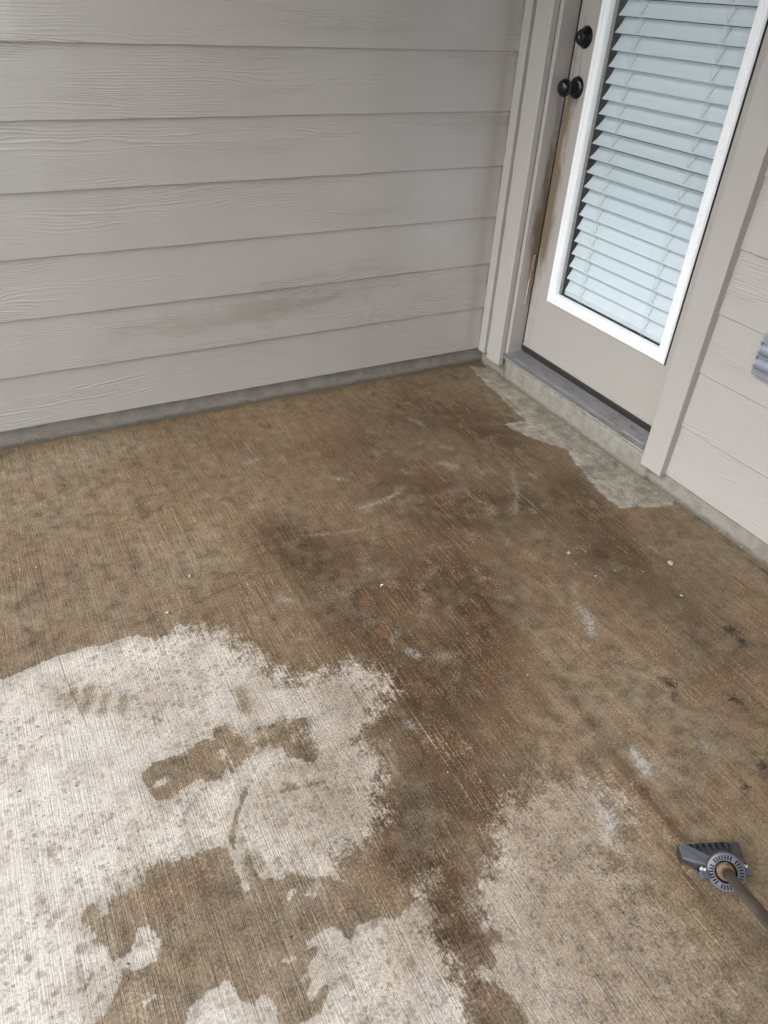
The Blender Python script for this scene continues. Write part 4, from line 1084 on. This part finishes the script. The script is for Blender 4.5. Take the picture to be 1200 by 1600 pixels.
for i, (x, y, r) in enumerate(PEBBLES):
    bm = bmesh.new()
    bmesh.ops.create_icosphere(bm, subdivisions=2 if r > 0.003 else 1, radius=1.0)
    rr = random.Random(i)
    sx, sy, sz = r * rr.uniform(.95, 1.25), r * rr.uniform(.8, 1.0), r * rr.uniform(.5, .7)
    ph = [rr.uniform(0, 6) for _ in range(3)]
    for v in bm.verts:
        k = 1 + 0.10 * math.sin(3 * v.co.x + ph[0]) + 0.08 * math.sin(4 * v.co.y + ph[1])
        v.co = Vector((v.co.x * sx * k, v.co.y * sy * k, v.co.z * sz))
    ob = link('pebble', finish(bm, 'pebble', True), M['pebble'], None, (x, y, slab_z(x, y) + sz * 0.8))
    ob.rotation_euler = (0, 0, rr.uniform(0, 6))
    if i < 5:
        tag(ob, peb_labels[i], 'pebble', 'pebbles on the slab')
    else:
        tag(ob, GRIT[i - 5], 'pebble', 'pebbles on the slab')
cl_labels = ['largest black dirt clump near the right edge of the slab', 'black dirt trail just below the largest clump', 'black dirt clump in the middle of the right half', 'black dirt streak below the largest clump',
             'small black dirt ring above the broom head', 'black dirt smear at the right picture edge above the broom', 'lone black dirt clump on the wet strip at bottom centre']
for i, (x, y) in enumerate(CLUMPS):
    bm = bmesh.new()
    rr = random.Random(100 + i)
    n = (150, 70, 70, 70, 40, 60, 40)[i]
    spread = (0.016, 0.013, 0.014, 0.014, 0.008, 0.014, 0.010)[i]
    for _ in range(n):
        a = rr.uniform(0, 6.28); d = abs(rr.gauss(0, 1)) * spread
        p = Vector((math.cos(a) * d * 1.2, math.sin(a) * d * 0.7, 0))
        s = rr.uniform(0.0005, 0.0016)
        m = Matrix.Translation(p + Vector((0, 0, s * 0.5))) @ Matrix.Rotation(rr.uniform(0, 6), 4, 'Z') @ Matrix.Diagonal((s * rr.uniform(.8, 2.4), s, s * 0.7, 1))
        bmesh.ops.create_icosphere(bm, subdivisions=1, radius=1.0, matrix=m)
    ob = link('dirt_clump', finish(bm, 'dirt_clump', True), M['clump'], None, (x, y, slab_z(x, y)))
    ob.rotation_euler = (0, 0, rr.uniform(-0.9, -0.3))
    tag(ob, cl_labels[i], 'dirt', 'black dirt on the slab')
ch_labels = ['curled pale leaf flake in the middle of the brown stain', 'dark seed husk near the left edge below the siding', 'dark seed husk in the dry patch at bottom left', 'dark seed husk right of the wet tongue', 'second dark seed husk above its twin on the wet tongue',
             'dark seed husk beside the white bloom', 'dark seed husk on the pale dry concrete at the left edge', 'dark seed husk between the white bloom and the right edge']
for i, (x, y) in enumerate(CHIPS):
    bm = bmesh.new()
    rr = random.Random(200 + i)
    if i == 0:
        n = 9
        L = 0.010
        row = []
        for j in range(n):
            t = j / (n - 1)
            w = 0.0026 * math.sin(math.pi * (0.08 + 0.84 * t))
            p = Vector((L * (t - .5), 0.004 * math.sin(t * 3), 0.0012 + 0.004 * t * t))
            row.append([bm.verts.new(p + Vector((0, -w, 0.001))), bm.verts.new(p + Vector((0, 0, 0))), bm.verts.new(p + Vector((0, w, 0.0012)))])
        for a, b in zip(row, row[1:]):
            bm.faces.new((a[0], a[1], b[1], b[0])); bm.faces.new((a[1], a[2], b[2], b[1]))
        me = finish(bm, 'leaf_flake', True)
        ob = link('leaf_flake', me, M['flake'], None, (x, y, slab_z(x, y)))
        md = ob.modifiers.new('thick', 'SOLIDIFY'); md.thickness = 0.0004
        tag(ob, ch_labels[i], 'leaf')
    else:
        bmesh.ops.create_uvsphere(bm, u_segments=10, v_segments=6, radius=1.0, matrix=Matrix.Diagonal((0.0038, 0.0015, 0.0011, 1)))
        for v in bm.verts:
            v.co.y += 25 * v.co.x ** 2
        ob = link('seed_husk', finish(bm, 'seed_husk', True), M['chip'], None, (x, y, slab_z(x, y) + 0.0009))
        tag(ob, ch_labels[i], 'seed husk', 'seed husks on the slab')
    ob.rotation_euler = (0, 0, rr.uniform(0, 3))

# ------------------------------------------------------------------ porch roof over the slab (out of the picture, shapes the light)
YE = -3.05
BLOCK_X = -1.3
roof = thing('porch_roof', (-1.3, -1.5, 2.62), None, None)
tag(roof, kind='structure')
RO = Vector((-1.3, -1.5, 2.62))
box('soffit', (RX - 0.05, YE - 0.15, 2.825), (0.3, 0.3, 2.92), M['roof'], roof, 0, RO)
box('beam', (RX, YE, 2.62), (RX + 0.14, 0.0, 2.82), M['roof'], roof, 0.004, RO)
box('beam', (RX + 0.15, YE, 2.62), (0.0, YE + 0.14, 2.82), M['roof'], roof, 0.004, RO)
box('post', (RX, YE + 0.01, -0.10), (RX + 0.14, YE + 0.15, 2.619), M['roof'], roof, 0.004, RO)
sky_blocker = thing('sky_blocker', (-0.5, YE, 0), None, None)  # added unseen wall that blocks sky light from the open end
tag(sky_blocker, kind='structure')
box('blocker_panel', (BLOCK_X, YE, -0.05), (-0.001, YE + 0.10, 2.60), M['trim'], sky_blocker, 0, (-0.5, YE, 0))
